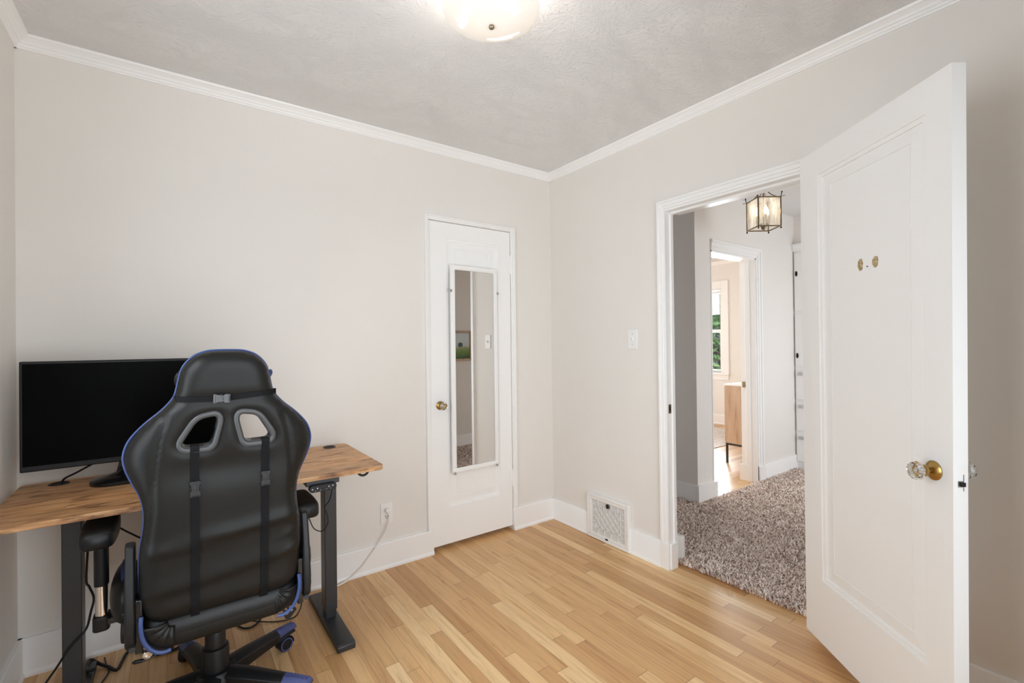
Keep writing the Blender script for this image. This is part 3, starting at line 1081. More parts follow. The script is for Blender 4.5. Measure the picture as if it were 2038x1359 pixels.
frame(frame(MB(), W2, H2, .016, -.030, 0), W2 - .016, H2 - .016, .018, -.026, 0).build('frame', 'white_metal', t, bevel=.004, seg=3)
MB().box(-.012, -.001, -W2 + .03, W2 - .03, -H2 + .03, H2 - .03).build('backing', 'vent_dark', t)
g2 = MB()
iw, ih = W2 - .034, H2 - .034
y0, y1, z0, z1 = -iw, iw, -ih, ih
lw_ = .0022
by, bz = .036, .034


def bar(mb, p, q, w_=.0042, d=(-.021, -.014)):
    a, b2 = Vector(p), Vector(q)
    dv = (b2 - a).normalized()
    nn = Vector((-dv.y, dv.x)) * w_ * .5
    ps = [a + nn, b2 + nn, b2 - nn, a - nn]
    return mb.prism([(v.x, v.y) for v in ps], 'x', d[0], d[1])


ly0, ly1, lz0, lz1 = y0 + by, y1 - by, z0 + bz, z1 - bz
for (a, b2) in (((ly0, lz0), (ly1, lz0)), ((ly0, lz1), (ly1, lz1)), ((ly0, lz0), (ly0, lz1)), ((ly1, lz0), (ly1, lz1))):
    bar(g2, a, b2)
# diagonals clipped to the inner rectangle
sp_ = .046
sl = 1.0
w_in, h_in = ly1 - ly0, lz1 - lz0
kk = -int((h_in) / sp_) - 1
while kk * sp_ < w_in + h_in:
    c0 = kk * sp_
    for s_ in (1, -1):
        pts = []
        # line: y = c0 + s z'
        for zz in (0, h_in):
            yy = c0 + (zz if s_ == 1 else h_in - zz)
            yy -= h_in if False else 0
            pts.append((yy, zz))
        (ya, za), (yb, zb) = pts
        # clip to [0,w_in]
        def lerp(yv):
            return za + (zb - za) * (yv - ya) / (yb - ya)
        lo, hi = min(ya, yb), max(ya, yb)
        l2, h2_ = max(lo, 0), min(hi, w_in)
        if h2_ - l2 > .006:
            bar(g2, (ly0 + l2, lz0 + lerp(l2)), (ly0 + h2_, lz0 + lerp(h2_)), .0032)
    kk += 1
# border cells
nb = 5
for i in range(nb + 1):
    yy = y0 + (y1 - y0) * i / nb
    bar(g2, (yy, lz1), (yy, z1))
    bar(g2, (yy, z0), (yy, lz0))
for i in range(1, 4):
    zz = lz0 + (lz1 - lz0) * i / 4
    bar(g2, (y0, zz), (ly0, zz))
    bar(g2, (ly1, zz), (y1, zz))
for a, b2 in (((y0, lz1), (ly0, lz1)), ((ly1, lz1), (y1, lz1)), ((y0, lz0), (ly0, lz0)), ((ly1, lz0), (y1, lz0))):
    bar(g2, a, b2)
g2.build('lattice', 'white_metal', t)
lv = MB().box(-.031, -.019, -.010, .004, z1 - .028, z1 - .004)
lv.ellipsoid((-.030, -.012, z1 - .016), .006, .011, .008, 12, 8)
lv.build('damper_lever', 'dark_iron', t, bevel=.002)
MB().box(-.031, -.024, -.006, .012, -H2 + .020, -H2 + .027).build('catch', 'dark_iron', t)

# mirror hung on the closet door
t = thing('door_mirror', 'tall narrow white framed mirror hung on the closet door', 'mirror', (-.6525, -.0105, 1.100), math.radians(2.2))
mw, mh, fw_ = .1735, .638, .028
mb = MB()
for x0, x1, z0, z1 in ((-mw, mw, mh - fw_, mh), (-mw, mw, -mh, -mh + fw_), (-mw, -mw + fw_, -mh + fw_, mh - fw_), (mw - fw_, mw, -mh + fw_, mh - fw_)):
    mb.box(x0, x1, -.013, .004, z0, z1)
    mb.box(x0 + .006, x1 - .006, -.017, -.012, z0 + .006, z1 - .006)
mb.build('frame', 'trim', t, bevel=.002)
MB().box(-mw + fw_ - .002, mw - fw_ + .002, -.0085, .002, -mh + fw_ - .002, mh - fw_ + .002).build('glass', 'mirror', t)
for x, z in ((-mw - .004, .48), (mw + .004, .48), (-mw + .012, -mh - .002), (mw - .016, -mh - .002)):
    q = MB().cyl(.0075, -.020, .004, 'y', (x, 0, z), 16)
    q.ellipsoid((x, -.020, z), .0045, .003, .0045, 12, 8)
    q.build('mirror_clip', 'nickel', t, smooth=True)

# ceiling lamp
t = thing('ceiling_lamp', 'flush mounted frosted glass bowl lamp on the ceiling', 'ceiling lamp', (-1.333, -1.268, CEIL))
MB().lathe([(.0001, 0), (.075, 0), (.078, -.012), (.070, -.028), (.012, -.030), (.008, -.145), (.0001, -.145)], 32).build('canopy', 'lampsteel', t, smooth=True)
prof = []
R0, zb_, zr_ = .158, -.144, -.098
for i in range(15):
    r = .0045 + (R0 - .0045) * i / 14
    q = r / R0
    prof.append((r, zb_ + (zr_ - zb_) * (q ** 2.1)))
prof.append((R0 + .003, zr_ + .004))
prof.append((R0 + .001, zr_ + .007))
for i in range(14, -1, -1):
    r = .0045 + (R0 - .004) * i / 14
    q = r / R0
    prof.append((r, zb_ + .005 + (zr_ + .001 - zb_) * (q ** 2.1)))
bowl = MB().lathe(prof, 64)
bowl.f = bowl.f[:-2]
bowl = bowl.build('glass_bowl', 'bowl', t, smooth='full')


def bowl_z(r):
    return zb_ + (zr_ - zb_) * ((r / R0) ** 2.1)


ev = MB()
for a0 in (0.35, 0.35 + 2 * PI / 3, 0.35 + 4 * PI / 3):
    for side in (0, .30):
        cx, cy = .098 * math.cos(a0 + side), .098 * math.sin(a0 + side)
        dirx, diry = math.cos(a0 + side + 1.9), math.sin(a0 + side + 1.9)
        for j in range(9):
            s0 = -.04 + .010 * j
            for sgn in (-1, 1):
                ang = a0 + side + 1.9 + sgn * .75
                L = .020 * (1 - abs(j - 4) / 9)
                p0 = (cx + dirx * s0, cy + diry * s0)
                p1 = (p0[0] + math.cos(ang) * L, p0[1] + math.sin(ang) * L)
                q3 = []
                for p in (p0, ((p0[0] + p1[0]) / 2, (p0[1] + p1[1]) / 2), p1):
                    r = math.hypot(*p)
                    q3.append((p[0], p[1], bowl_z(min(r, R0)) - .0004))
                ev.tube(q3, .0012, 5, smooth=0)
ev.build('etched_leaves', 'etch', bowl)
MB().lathe([(.0001, zb_ + .004), (.0085, zb_ + .002), (.0095, zb_ - .002), (.0095, zb_ - .007), (.007, zb_ - .010), (.003, zb_ - .012), (.0001, zb_ - .0122)], 20).build('finial', 'lampsteel', t, smooth=True)
for a in (0.8, 0.8 + PI):
    s_ = MB().cyl(.014, -.085, -.050, 'z', (.055 * math.cos(a), .055 * math.sin(a), 0), 16).build('lamp_holder', 'white_plastic', t)
    MB().ellipsoid((.078 * math.cos(a), .078 * math.sin(a), -.068), .026, .026, .026).build('bulb', 'bulb', s_, smooth='full')
l = bpy.data.lights.new('ceiling_lamp_uplight', 'POINT')
l.energy = 9.0
l.color = (1.0, 0.965, 0.935)
l.shadow_soft_size = .03
lo = bpy.data.objects.new('ceiling_lamp_uplight', l)
lo.location = (-1.333, -1.268, CEIL - .068)
C.objects.link(lo)

# lantern in the hall
LA = math.atan2(-.092, .128)
t = thing('hanging_lantern', 'brass framed glass lantern hanging from the hall ceiling', 'lantern', (1.278, -.884, 2.066), LA)
hw, hh = .080, .205
fr = MB()
for sx in (-1, 1):
    for sy in (-1, 1):
        fr.box(sx * hw - .004, sx * hw + .004, sy * hw - .004, sy * hw + .004, 0, hh)
for z in (0, hh):
    for s_ in (-1, 1):
        fr.box(-hw, hw, s_ * hw - .0035, s_ * hw + .0035, z - .004, z + .004)
        fr.box(s_ * hw - .0035, s_ * hw + .0035, -hw, hw, z - .004, z + .004)
fr.build('frame', 'antique', t, bevel=.001)
for s_ in (-1, 1):
    MB().box(-hw + .003, hw - .003, s_ * hw - .001, s_ * hw + .001, .003, hh - .003).build('glass_pane', 'seeded', t)
    MB().box(s_ * hw - .001, s_ * hw + .001, -hw + .003, hw - .003, .003, hh - .003).build('glass_pane', 'seeded', t)
for sx in (-1, 1):
    for sy in (-1, 1):
        q = MB().cyl(.003, -.014, -.003, 'z', (sx * hw, sy * hw, 0), 10)
        q.ellipsoid((sx * hw, sy * hw, -.013), .006, .006, .006, 12, 8)
        q.build('foot_ball', 'dark_iron', t, smooth=True)
        q = MB().tube([(sx * hw, sy * hw, hh), (sx * (hw + .004), sy * (hw + .004), hh + .018), (sx * (hw + .006), sy * (hw + .006), hh + .034)], .0028, 8)
        q.ellipsoid((sx * (hw + .006), sy * (hw + .006), hh + .034), .005, .005, .006, 10, 8)
        q.tube([(sx * (hw - .004), sy * (hw - .004), hh + .002), (sx * (hw + .020), sy * (hw + .020), hh + .004)], .0018, 6)
        q.build('finial', 'dark_iron', t, smooth=True)
        q = MB().tube([(sx * hw, sy * hw, hh), (sx * .062, sy * .062, hh + .008), (sx * .034, sy * .034, hh + .035), (sx * .017, sy * .017, hh + .070), (sx * .009, sy * .009, hh + .100)], .0032, 8)
        q.build('scroll_arm', 'antique', t, smooth=True)
q = MB().lathe([(.0001, hh + .060), (.010, hh + .062), (.012, hh + .085), (.016, hh + .098), (.013, hh + .112), (.004, hh + .118), (.004, hh + .15)], 20)
q.build('top_hub', 'antique', t, smooth=True)
q = MB()
for i in range(7):
    zc = hh + .150 + .0 + i * .0165
    pts = [(.007 * math.cos(a) if i % 2 else 0, 0 if i % 2 else .007 * math.cos(a), zc + .0105 * math.sin(a)) for a in [2 * PI * j / 10 for j in range(10)]]
    q.tube(pts, .0017, 6, closed=True, smooth=1)
q.build('chain', 'antique', t, smooth=True)
MB().lathe([(.0001, hh + .15 + .105), (.012, hh + .155 + .105), (.040, hh + .175), (.052, CEIL - 2.066 - .004), (.052, CEIL - 2.066)], 28).xf(Matrix.Identity(4)).build('canopy', 'antique', t, smooth=True)
q = MB().cyl(.026, .022, .034, 'z', (0, 0, 0), 20)
q.tube([(0, 0, .03), (0, 0, hh + .07)], .004, 8, smooth=0)
q.lathe([(.0001, -.014), (.010, -.010), (.018, .006), (.022, .022)], 20)
q.build('candle_stem', 'antique', t, smooth=True)
for a in (.4, .4 + 2 * PI / 3, .4 + 4 * PI / 3):
    x, y = .040 * math.cos(a), .040 * math.sin(a)
    q = MB().tube([(0, 0, .028), (x * .6, y * .6, .024), (x, y, .034)], .003, 8)
    q.cyl(.009, .034, .094, 'z', (x, y, 0), 14)
    ar = q.build('candle_arm', 'print', t, smooth=True)
    MB().lathe([(.005, .094), (.012, .112), (.011, .130), (.005, .150), (.001, .162)], 16, 'z', (x, y, 0)).build('bulb', 'bulb', ar, smooth='full')
l = bpy.data.lights.new('lantern_light', 'POINT')
l.energy = 0.75
l.color = (1.0, 0.90, 0.78)
l.shadow_soft_size = .012
lo = bpy.data.objects.new('lantern_light', l)
lo.location = (1.278, -.884, 2.066 + .13)
C.objects.link(lo)

# framed landscape on the south wall of the hall (seen in the mirror)
t = thing('landscape_painting', 'wood framed landscape painting seen in the closet door mirror', 'painting', (.765, HY2 + .003, 1.232))
pw, ph = .205, .182
fr = MB()
for x0, x1, z0, z1 in ((-pw, pw, ph - .026, ph), (-pw, pw, -ph, -ph + .026), (-pw, -pw + .026, -ph + .026, ph - .026), (pw - .026, pw, -ph + .026, ph - .026)):
    fr.box(x0, x1, 0, .026, z0, z1)
fr.build('frame', 'frame_wood', t, bevel=.003)
MB().box(-pw + .025, pw - .025, .002, .012, -ph + .025, ph - .025).build('canvas', 'landscape', t)

# ------------------------------------------------------------------ built-in cupboard at the end of the hall
t = thing('built_in_cupboard', 'white built-in hall cupboard with dark oval latches and drawers', 'cupboard', (HX2 - .001, -.985, .012))
bw = .505
dpt = -.022
mb = MB().box(dpt, 0, -bw, bw, .0, 2.13)
mb.box(dpt - .02, 0, -bw - .004, bw + .004, 2.10, 2.155).box(dpt - .035, 0, -bw - .006, bw + .006, 2.150, 2.17)
mb.build('body', 'trim', t, bevel=.003)


def cup_door(z0, z1, zl, lat=True):
    d = MB().box(dpt - .017, dpt - .001, -bw + .035, -.004, z0, z1)
    d2_ = MB().box(dpt - .017, dpt - .001, .004, bw - .010, z0, z1)
    for dd_, ys in ((d, -.03), (d2_, bw - .028)):
        o_ = dd_.build('door', 'trim', t, bevel=.003)
        q = MB()
        ysn = ys
        pts = [(ysn + .011 * math.cos(2 * PI * i / 20), zl + .026 * math.sin(2 * PI * i / 20)) for i in range(20)]
        q.prism(pts, 'x', dpt - .021, dpt - .016)
        q.cyl(.006, dpt - .034, dpt - .020, 'x', (0, ysn, zl), 12)
        q.build('latch', 'dark_iron', o_, bevel=.001)


cup_door(1.52, 2.08, 1.882)
cup_door(.99, 1.49, 1.092)
for z0, z1 in ((.67, .955), (.37, .64), (.075, .34)):
    o_ = MB().box(dpt - .017, dpt - .001, -bw + .012, bw - .012, z0, z1).build('drawer', 'trim', t, bevel=.003)
    for ys in (bw - .052, -.26):
        q = MB().prism([(ys - .022, z1 - .05), (ys + .022, z1 - .05), (ys + .018, z1 - .026), (ys - .018, z1 - .026)], 'x', dpt - .034, dpt - .016)
        q.build('cup_pull', 'nickel', o_, bevel=.003)

# sideboard in the far room
SX, SY1 = 2.409, .078
t = thing('sideboard', 'light oak sideboard on a thin black metal frame in the far room', 'sideboard', (SX, SY1, 0))
sl_, sd = 1.10, .40      # runs along +x, depth toward -y
MB().box(0, sl_, -sd, 0, .205, .795).build('body', 'light_oak', t, bevel=.003)
MB().box(-.004, sl_ + .004, -sd - .002, .006, .795, .812).build('top', 'white_plastic', t, bevel=.002)
for k_ in range(3):
    d_ = MB().box(.015 + k_ * .357, .015 + k_ * .357 + .352, 0, .014, .222, .785).build('door', 'light_oak', t, bevel=.002)
    MB().box(.02 + k_ * .357 + .31, .02 + k_ * .357 + .322, .014, .030, .45, .58).build('handle', 'black_metal', d_, bevel=.002)
MB().box(.002, sl_ - .002, -.020, -.002, .186, .205).box(.002, sl_ - .002, -sd + .002, -sd + .02, .186, .205).box(.002, .02, -sd + .02, -.020, .186, .205).box(sl_ - .02, sl_ - .002, -sd + .02, -.020, .186, .205).build('frame', 'black_metal', t)
for x in (.002, sl_ - .020):
    for y in (-.020, -sd + .002):
        MB().box(x, x + .018, y, y + .018, 0, .186).build('leg', 'black_metal', t, bevel=.001)
# rug
t = MB().box(2.75, 4.15, .50, 2.2, 0, .008).build('area_rug', 'rug', bevel=.003)
tag(t, 'pale woven area rug on the far room floor beyond the sideboard', 'rug')

# roller blind in the far window
t = thing('roller_blind', 'white roller blind half lowered in the far room window', 'blind', (FX + .028, (WF[0] + WF[1]) / 2, WF[3] - .045))
hwid = (WF[1] - WF[0]) / 2 - .024
MB().cyl(.015, -hwid, hwid, 'y', (0, 0, 0), 20).build('roller', 'white_plastic', t, smooth=True)
MB().box(-.0145, -.0135, -hwid + .012, hwid - .012, -.325, 0).build('cloth', 'shade', t)
MB().box(-.019, -.009, -hwid + .012, hwid - .012, -.340, -.322).build('bottom_bar', 'white_plastic', t, bevel=.002)
for s_ in (-1, 1):
    MB().box(-.018, .018, s_ * hwid - .002, s_ * hwid + .002, -.018, .018).build('end_bracket', 'dark_iron', t)

# trees and lawn outside the far window
struct(MB().box(FX + .4, 16, -8, 14, -.9, -.85).build('ground', 'grass'))


def tree(loc, h, cr, seed, label):
    rnd = random.Random(seed)
    t_ = thing('leafy_tree', label, 'tree', loc, group='trees outside the far window')
    tr_ = MB()
    tr_.tube([(0, 0, 0), (.05, .04, h * .3), (.02, -.03, h * .7)], .09, 10)
    for k_ in range(5):
        a = k_ * 1.26
        tr_.tube([(.03, 0, h * (.3 + .06 * k_)), (.45 * math.cos(a), .45 * math.sin(a), h * (.45 + .07 * k_)), (.9 * math.cos(a), .9 * math.sin(a), h * (.6 + .06 * k_))], .03, 6)
    tr_.build('trunk', 'bark', t_, smooth=True)
    L = MB()
    for _ in range(4200):
        while True:
            p = Vector((rnd.uniform(-1, 1), rnd.uniform(-1, 1), rnd.uniform(-1, 1)))
            if .35 < p.length < 1:
                break
        clump = 0.5 + .5 * math.sin(p.x * 7 + seed) * math.sin(p.y * 6.1 + 1) * math.sin(p.z * 5.3 + 2)
        if rnd.random() > .35 + clump * .65:
            continue
        c_ = Vector((p.x * cr, p.y * cr, h * .58 + p.z * h * .46))
        s_ = rnd.uniform(.05, .10)
        q_ = Quaternion((rnd.uniform(-1, 1), rnd.uniform(-1, 1), rnd.uniform(-1, 1), rnd.uniform(-1, 1))).normalized()
        vs = [c_ + q_ @ Vector(v) * s_ for v in ((-1, 0, 0), (0, .45, .15), (1, 0, 0), (0, -.45, .15))]
        L.add(vs, [(0, 1, 2, 3)])
    L.build('foliage', 'leaf', t_, fix=False)


tree((7.0, 2.6, -.85), 3.6, 1.15, 4, 'bright green leafy tree outside the far room window, nearest the glass')
tree((9.9, 5.0, -.85), 5.2, 1.7, 9, 'taller leafy tree outside the far window, behind the nearest tree')
tree((9.6, 1.6, -.85), 4.6, 1.45, 13, 'leafy tree at the right edge of the far window view, behind the nearest tree')

# ================================================================== DESK
DX0, DX1, DYF, DYB, DZT = -2.668, -1.476, -.620, -.055, .740
t = thing('standing_desk', 'black framed standing desk with a rustic brown wooden top', 'desk', ((DX0 + DX1) / 2, -.34, 0))
ox, oy = (DX0 + DX1) / 2, -.34


def rrect(x0, x1, y0, y1, r, seg=6):
    pts = []
    for cx, cy, a0 in ((x1 - r, y1 - r, 0), (x0 + r, y1 - r, 90), (x0 + r, y0 + r, 180), (x1 - r, y0 + r, 270)):
        for i in range(seg + 1):
            a = math.radians(a0 + 90 * i / seg)
            pts.append((cx + r * math.cos(a), cy + r * math.sin(a)))
    return pts


MB().prism(rrect(DX0 - ox, DX1 - ox, DYF - oy, DYB - oy, .022), 'z', DZT - .019, DZT).build('tabletop', 'rustic', t, bevel=.0015)
LXS = (-2.489, -1.634)
for lx in LXS:
    lg = MB()
    X = lx - ox
    cy0, cy1 = -.372 - oy, -.300 - oy
    lg.box(X - .026, X + .026, cy0, cy1, .062, DZT - .060)
    leg = lg.build('leg', 'grey_metal', t, bevel=.003)
    MB().box(X - .022, X + .022, cy0 + .004, cy1 - .004, .028, .064).build('leg_base', 'black_metal', leg, bevel=.002)
    pr = [(-.600, .0), (-.600, .022), (-.590, .030), (-.110, .030), (-.088, .014), (-.088, .0)]
    MB().prism([(y - oy, z) for y, z in pr], 'x', X - .036, X + .036).build('foot', 'black_metal', leg, bevel=.003)
    MB().box(X - .030, X + .030, -.385 - oy, -.090 - oy, DZT - .060, DZT - .0195).build('top_bracket', 'grey_metal', leg, bevel=.002)
MB().box(LXS[0] - ox + .030, LXS[1] - ox - .030, -.352 - oy, -.300 - oy, DZT - .058, DZT - .0195).build('crossbeam', 'grey_metal', t, bevel=.002)
MB().box(LXS[0] - ox + .031, LXS[0] - ox + .16, -.440 - oy, -.354 - oy, DZT - .050, DZT - .0195).build('motor_box', 'black_plastic', t, bevel=.004)
# memory keypad under the front edge
kp = MB().prism([(p[0], p[1]) for p in rrect(-.052, .052, -.0135, .0135, .0134)], 'y', -.020, .0)
kp.xf(Matrix.Translation((-1.7245 - ox, -.597 - oy, .6885)))
kpo = kp.build('control_panel', 'black_plastic', t, bevel=.0015)
q = MB().box(-1.7245 - .058 - ox, -1.7245 + .068 - ox, -.597 - oy, -.540 - oy, .695, .7205)
q.build('panel_mount', 'grey_metal', kpo, bevel=.002)
for i, (dx, dz) in enumerate(((-.040, .0), (-.029, -.0072), (-.021, .0015), (-.010, -.0070), (.013, -.006), (.022, .002), (.029, -.006), (.037, .0035))):
    w_ = .0022 if i in (0, 2, 5, 7) else .0014
    q = MB().box(-1.7245 + dx - w_ - ox, -1.7245 + dx + w_ - ox, -.6178 - oy, -.6168 - oy, .6885 + dz - (.0022 if w_ > .002 else .0007), .6885 + dz + (.0022 if w_ > .002 else .0007))
    q.build('button', 'print', kpo)
for gx, gy in ((-2.556, -.118), (-1.570, -.110)):
    gm = MB().lathe([(.030, 0), (.030, .0028), (.025, .0032), (.0235, .001), (.0235, -.015)], 32, 'z', (gx - ox, gy - oy, DZT))
    gm.f = gm.f[:-2]
    go = gm.build('cable_grommet', 'black_plastic', t, smooth=True)
    MB().cyl(.0240, .0004, .0010, 'z', (gx - ox, gy - oy, DZT), 24).build('grommet_hole', 'dark', go)
# hook under the right end of the top
q = MB().tube([(-1.561 - ox, -.535 - oy, .7215), (-1.561 - ox, -.535 - oy, .704), (-1.553 - ox, -.536 - oy, .693), (-1.540 - ox, -.537 - oy, .688), (-1.526 - ox, -.538 - oy, .692), (-1.519 - ox, -.539 - oy, .703), (-1.519 - ox, -.539 - oy, .7215)], .0050, 8)
q.build('accessory_hook', 'black_metal', t, smooth=True)

# ================================================================== MONITOR
t = thing('computer_monitor', 'large black flat computer monitor standing on the wooden desk', 'monitor', (-2.343, -.19, DZT))
mwx, mz0, mz1 = .302, .072, .466
MB().box(-mwx, mwx, -.014, .010, mz0, mz1).build('housing', 'black_plastic', t, bevel=.004)
MB().box(-mwx + .008, mwx - .008, -.0152, -.0135, mz0 + .020, mz1 - .009).build('screen', 'screen', t)
MB().prism([(-.20, mz0 + .08), (.20, mz0 + .08), (.17, mz1 - .08), (-.17, mz1 - .08)], 'y', .009, .038).build('rear_cover', 'black_plastic', t, bevel=.008)
pts = []
for i in range(48):
    a = 2 * PI * i / 48
    ca, sa = math.cos(a), math.sin(a)
    pts.append((math.copysign(abs(ca) ** .62, ca) * .118, math.copysign(abs(sa) ** .8, sa) * .088 - .012))
bs = MB()
N = 48
lay = [(1.0, 0.0), (1.0, .010), (.965, .0135), (.62, .020), (.36, .030), (.24, .048)]
vs, fs = [], []
for sc_, z in lay:
    for x, y in pts:
        vs.append((x * sc_, y * sc_ + (1 - sc_) * .022, z))
for k_ in range(len(lay) - 1):
    for i in range(N):
        j = (i + 1) % N
        fs.append((k_ * N + i, k_ * N + j, (k_ + 1) * N + j, (k_ + 1) * N + i))
fs.append(tuple(range(N - 1, -1, -1)))
fs.append(tuple((len(lay) - 1) * N + i for i in range(N)))
so = bs.add(vs, fs).build('stand_base', 'gloss_black', t, smooth=True, angle=50)
nk = MB()
vs, fs = [], []
prof = [(.048, .018), (.040, .040), (.033, .070), (.030, .11), (.030, .20)]
for hw_, z in prof:
    vs += [(-hw_, .012, z), (hw_, .012, z), (hw_, .036, z), (-hw_, .036, z)]
for k_ in range(len(prof) - 1):
    for i in range(4):
        j = (i + 1) % 4
        fs.append((k_ * 4 + i, k_ * 4 + j, k_ * 4 + 4 + j, k_ * 4 + 4 + i))
fs += [(3, 2, 1, 0), tuple((len(prof) - 1) * 4 + i for i in range(4))]
nk.add(vs, fs).build('stand_neck', 'gloss_black', t, bevel=.003)

# ================================================================== CABLES
def cable(name, label, pts, r, mat='black_plastic', extra=None, cat='cable'):
    q_ = MB().tube(pts, r, 8)
    o_ = q_.build(name, mat, None, smooth=True)
    tag(o_, label, cat)
    return o_


cable('monitor_cable', 'black cable running from the monitor down into the left desk grommet',
      [(-2.39, -.165, .875), (-2.432, -.155, .823), (-2.466, -.148, .801), (-2.508, -.135, .776), (-2.541, -.121, .757), (-2.550, -.118, .735), (-2.552, -.118, .700)], .0036)
cable('keypad_cable', 'thin black cable looping from the desk keypad across the right desk leg',
      [(-1.690, -.580, .694), (-1.655, -.470, .640), (-1.648, -.440, .604), (-1.656, -.430, .571), (-1.671, -.420, .546), (-1.658, -.412, .506), (-1.655, -.410, .473), (-1.668, -.408, .448), (-1.686, -.404, .440), (-1.713, -.40, .459), (-1.732, -.39, .506), (-1.760, -.38, .548), (-1.80, -.36, .60), (-1.83, -.345, .70)], .0024)
cable('motor_cable', 'black cable hanging under the desk between left armrest and chair back',
      [(-2.42, -.30, .690), (-2.395, -.292, .612), (-2.362, -.29, .577), (-2.333, -.29, .551), (-2.300, -.29, .524), (-2.22, -.29, .47), (-2.12, -.28, .45), (-1.95, -.28, .52), (-1.86, -.30, .66), (-1.84, -.31, .70)], .0034)
cable('leg_cable', 'black cable zigzagging down the left desk leg to the floor',
      [(-2.446, -.32, .66), (-2.452, -.372, .46), (-2.444, -.377, .424), (-2.432, -.378, .381), (-2.440, -.378, .336), (-2.452, -.378, .282), (-2.478, -.379, .250), (-2.502, -.379, .222), (-2.526, -.370, .178), (-2.548, -.35, .14), (-2.575, -.33, .09), (-2.60, -.31, .03), (-2.62, -.26, .008), (-2.64, -.18, .006)], .0036)
q = MB()
q.tube([(-2.452, -.20, .042), (-2.475, -.175, .036), (-2.475, -.10, .034), (-2.440, -.120, .012), (-2.415, -.145, .0065), (-2.388, -.188, .0065), (-2.376, -.140, .0065), (-2.366, -.085, .0065), (-2.345, -.060, .0065), (-2.315, -.10, .0065), (-2.28, -.16, .0065), (-2.20, -.17, .0065), (-2.12, -.10, .0065)], .0058, 8)
tag(q.build('power_cable', 'black_plastic', None, smooth=True), 'thick black power cable lying on the floor from left desk foot behind chair', 'cable')
cable('thin_floor_cable', 'thin black cable curving over the floor beside the left desk foot',
      [(-2.444, -.285, .0045), (-2.425, -.235, .0045), (-2.412, -.175, .0045), (-2.425, -.115, .0045), (-2.435, -.06, .0045)], .0026)
cable('looped_floor_cable', 'black cable loop on the floor between chair column and right desk foot',
      [(-2.10, -.06, .0055), (-2.02, -.075, .0055), (-1.990, -.105, .0055), (-1.959, -.175, .0055), (-1.921, -.185, .0055), (-1.885, -.134, .0055), (-1.873, -.070, .0055), (-1.90, -.045, .0055)], .0040)
cable('long_floor_cable', 'long thin black cable crossing the floor under the chair to the right desk leg',
      [(-2.04, -.045, .004), (-1.983, -.075, .004), (-1.943, -.129, .0115), (-1.85, -.195, .004), (-1.781, -.220, .004), (-1.741, -.197, .004), (-1.712, -.14, .03), (-1.722, -.10, .13), (-1.735, -.10, .30), (-1.74, -.12, .52), (-1.76, -.2, .70)], .0026)
pts = [(-2.645, -.52, .006), (-2.61, -.50, .010), (-2.585, -.46, .012), (-2.575, -.41, .008)]
q = MB()
for dz, dx in ((0, 0), (.007, .012), (.003, .024)):
    q.tube([(x + dx, y, z + dz) for x, y, z in pts] + [(-2.59 + dx, -.36, .006 + dz), (-2.625 + dx, -.38, .006 + dz), (-2.645 + dx, -.44, .006 + dz)], .0046, 8)
tag(q.build('coiled_cable', 'gloss_black', None, smooth=True), 'bundled glossy black cable on the floor left of the left desk foot', 'cable')

# ================================================================== GAMING CHAIR
CHX, CHY = -2.070, -.600
ch = thing('gaming_chair', 'black leatherette gaming chair with blue piping, back turned, at the desk', 'chair', (CHX, CHY, 0))
YB0, KB = -.200, .120      # backrest plane y = YB0 - KB (z - .40)


def yplane(z):
    return YB0 - KB * (z - .40)


HALF = [(0, 1.238), (.028, 1.2375), (.052, 1.2345), (.078, 1.224), (.098, 1.206), (.112, 1.183), (.119, 1.155), (.1245, 1.127), (.1305, 1.106), (.144, 1.086), (.164, 1.064), (.190, 1.041), (.214, 1.016), (.234, .989), (.245, .961), (.248, .934), (.244, .907), (.235, .879), (.224, .852), (.213, .824), (.206, .792), (.2035, .755), (.207, .712), (.213, .672), (.2165, .630), (.217, .585), (.2165, .540), (.213, .502), (.206, .470), (.194, .447), (.172, .432), (.13, .428), (.06, .428), (0, .428)]
HO = [(.0365, 1.062), (.0755, 1.055), (.0955, 1.039), (.1305, .981), (.1325, .962), (.1205, .941), (.0945, .937), (.0445, .937), (.0285, .953), (.0125, 1.023), (.0125, 1.043), (.0225, 1.058)]
HI = [(.0350, 1.044), (.0695, 1.038), (.0845, 1.025), (.1150, .972), (.1165, .963), (.1070, .9565), (.0525, .956), (.0430, .963), (.0290, 1.024), (.0290, 1.038)]


def catmull(P, closed=True, k_=4):
    Q = []
    m_ = len(P)
    for i in range(m_):
        p0, p1, p2, p3 = [Vector(P[(i + d) % m_]) for d in (-1, 0, 1, 2)]
        for s_ in range(k_):
            u = s_ / k_
            Q.append(tuple(.5 * ((2 * p1) + (-p0 + p2) * u + (2 * p0 - 5 * p1 + 4 * p2 - p3) * u * u + (-p0 + 3 * p1 - 3 * p2 + p3) * u ** 3)))
    return Q


def roundpoly(P, r=.008, seg=4):
    """round the corners of a polygon"""
    Q = []
    m_ = len(P)
    for i in range(m_):
        a, b_, c_ = Vector(P[i - 1]), Vector(P[i]), Vector(P[(i + 1) % m_])
        d1, d2_ = (a - b_), (c_ - b_)
        t1 = min(r, d1.length * .45)
        t2 = min(r, d2_.length * .45)
        s0, s1 = b_ + d1.normalized() * t1, b_ + d2_.normalized() * t2
        for j in range(seg + 1):
            u = j / seg
            Q.append(tuple((1 - u) ** 2 * s0 + 2 * u * (1 - u) * b_ + u * u * s1))
    return Q


full = HALF + [(-x, z) for x, z in HALF[-2:0:-1]]
OUT = catmull(full, True, 3)
HOLE_C = .004
HR = [(x + HOLE_C, z) for x, z in roundpoly(HI, .010)]
HL = [(-x + HOLE_C, z) for x, z in roundpoly(HI, .010)][::-1]


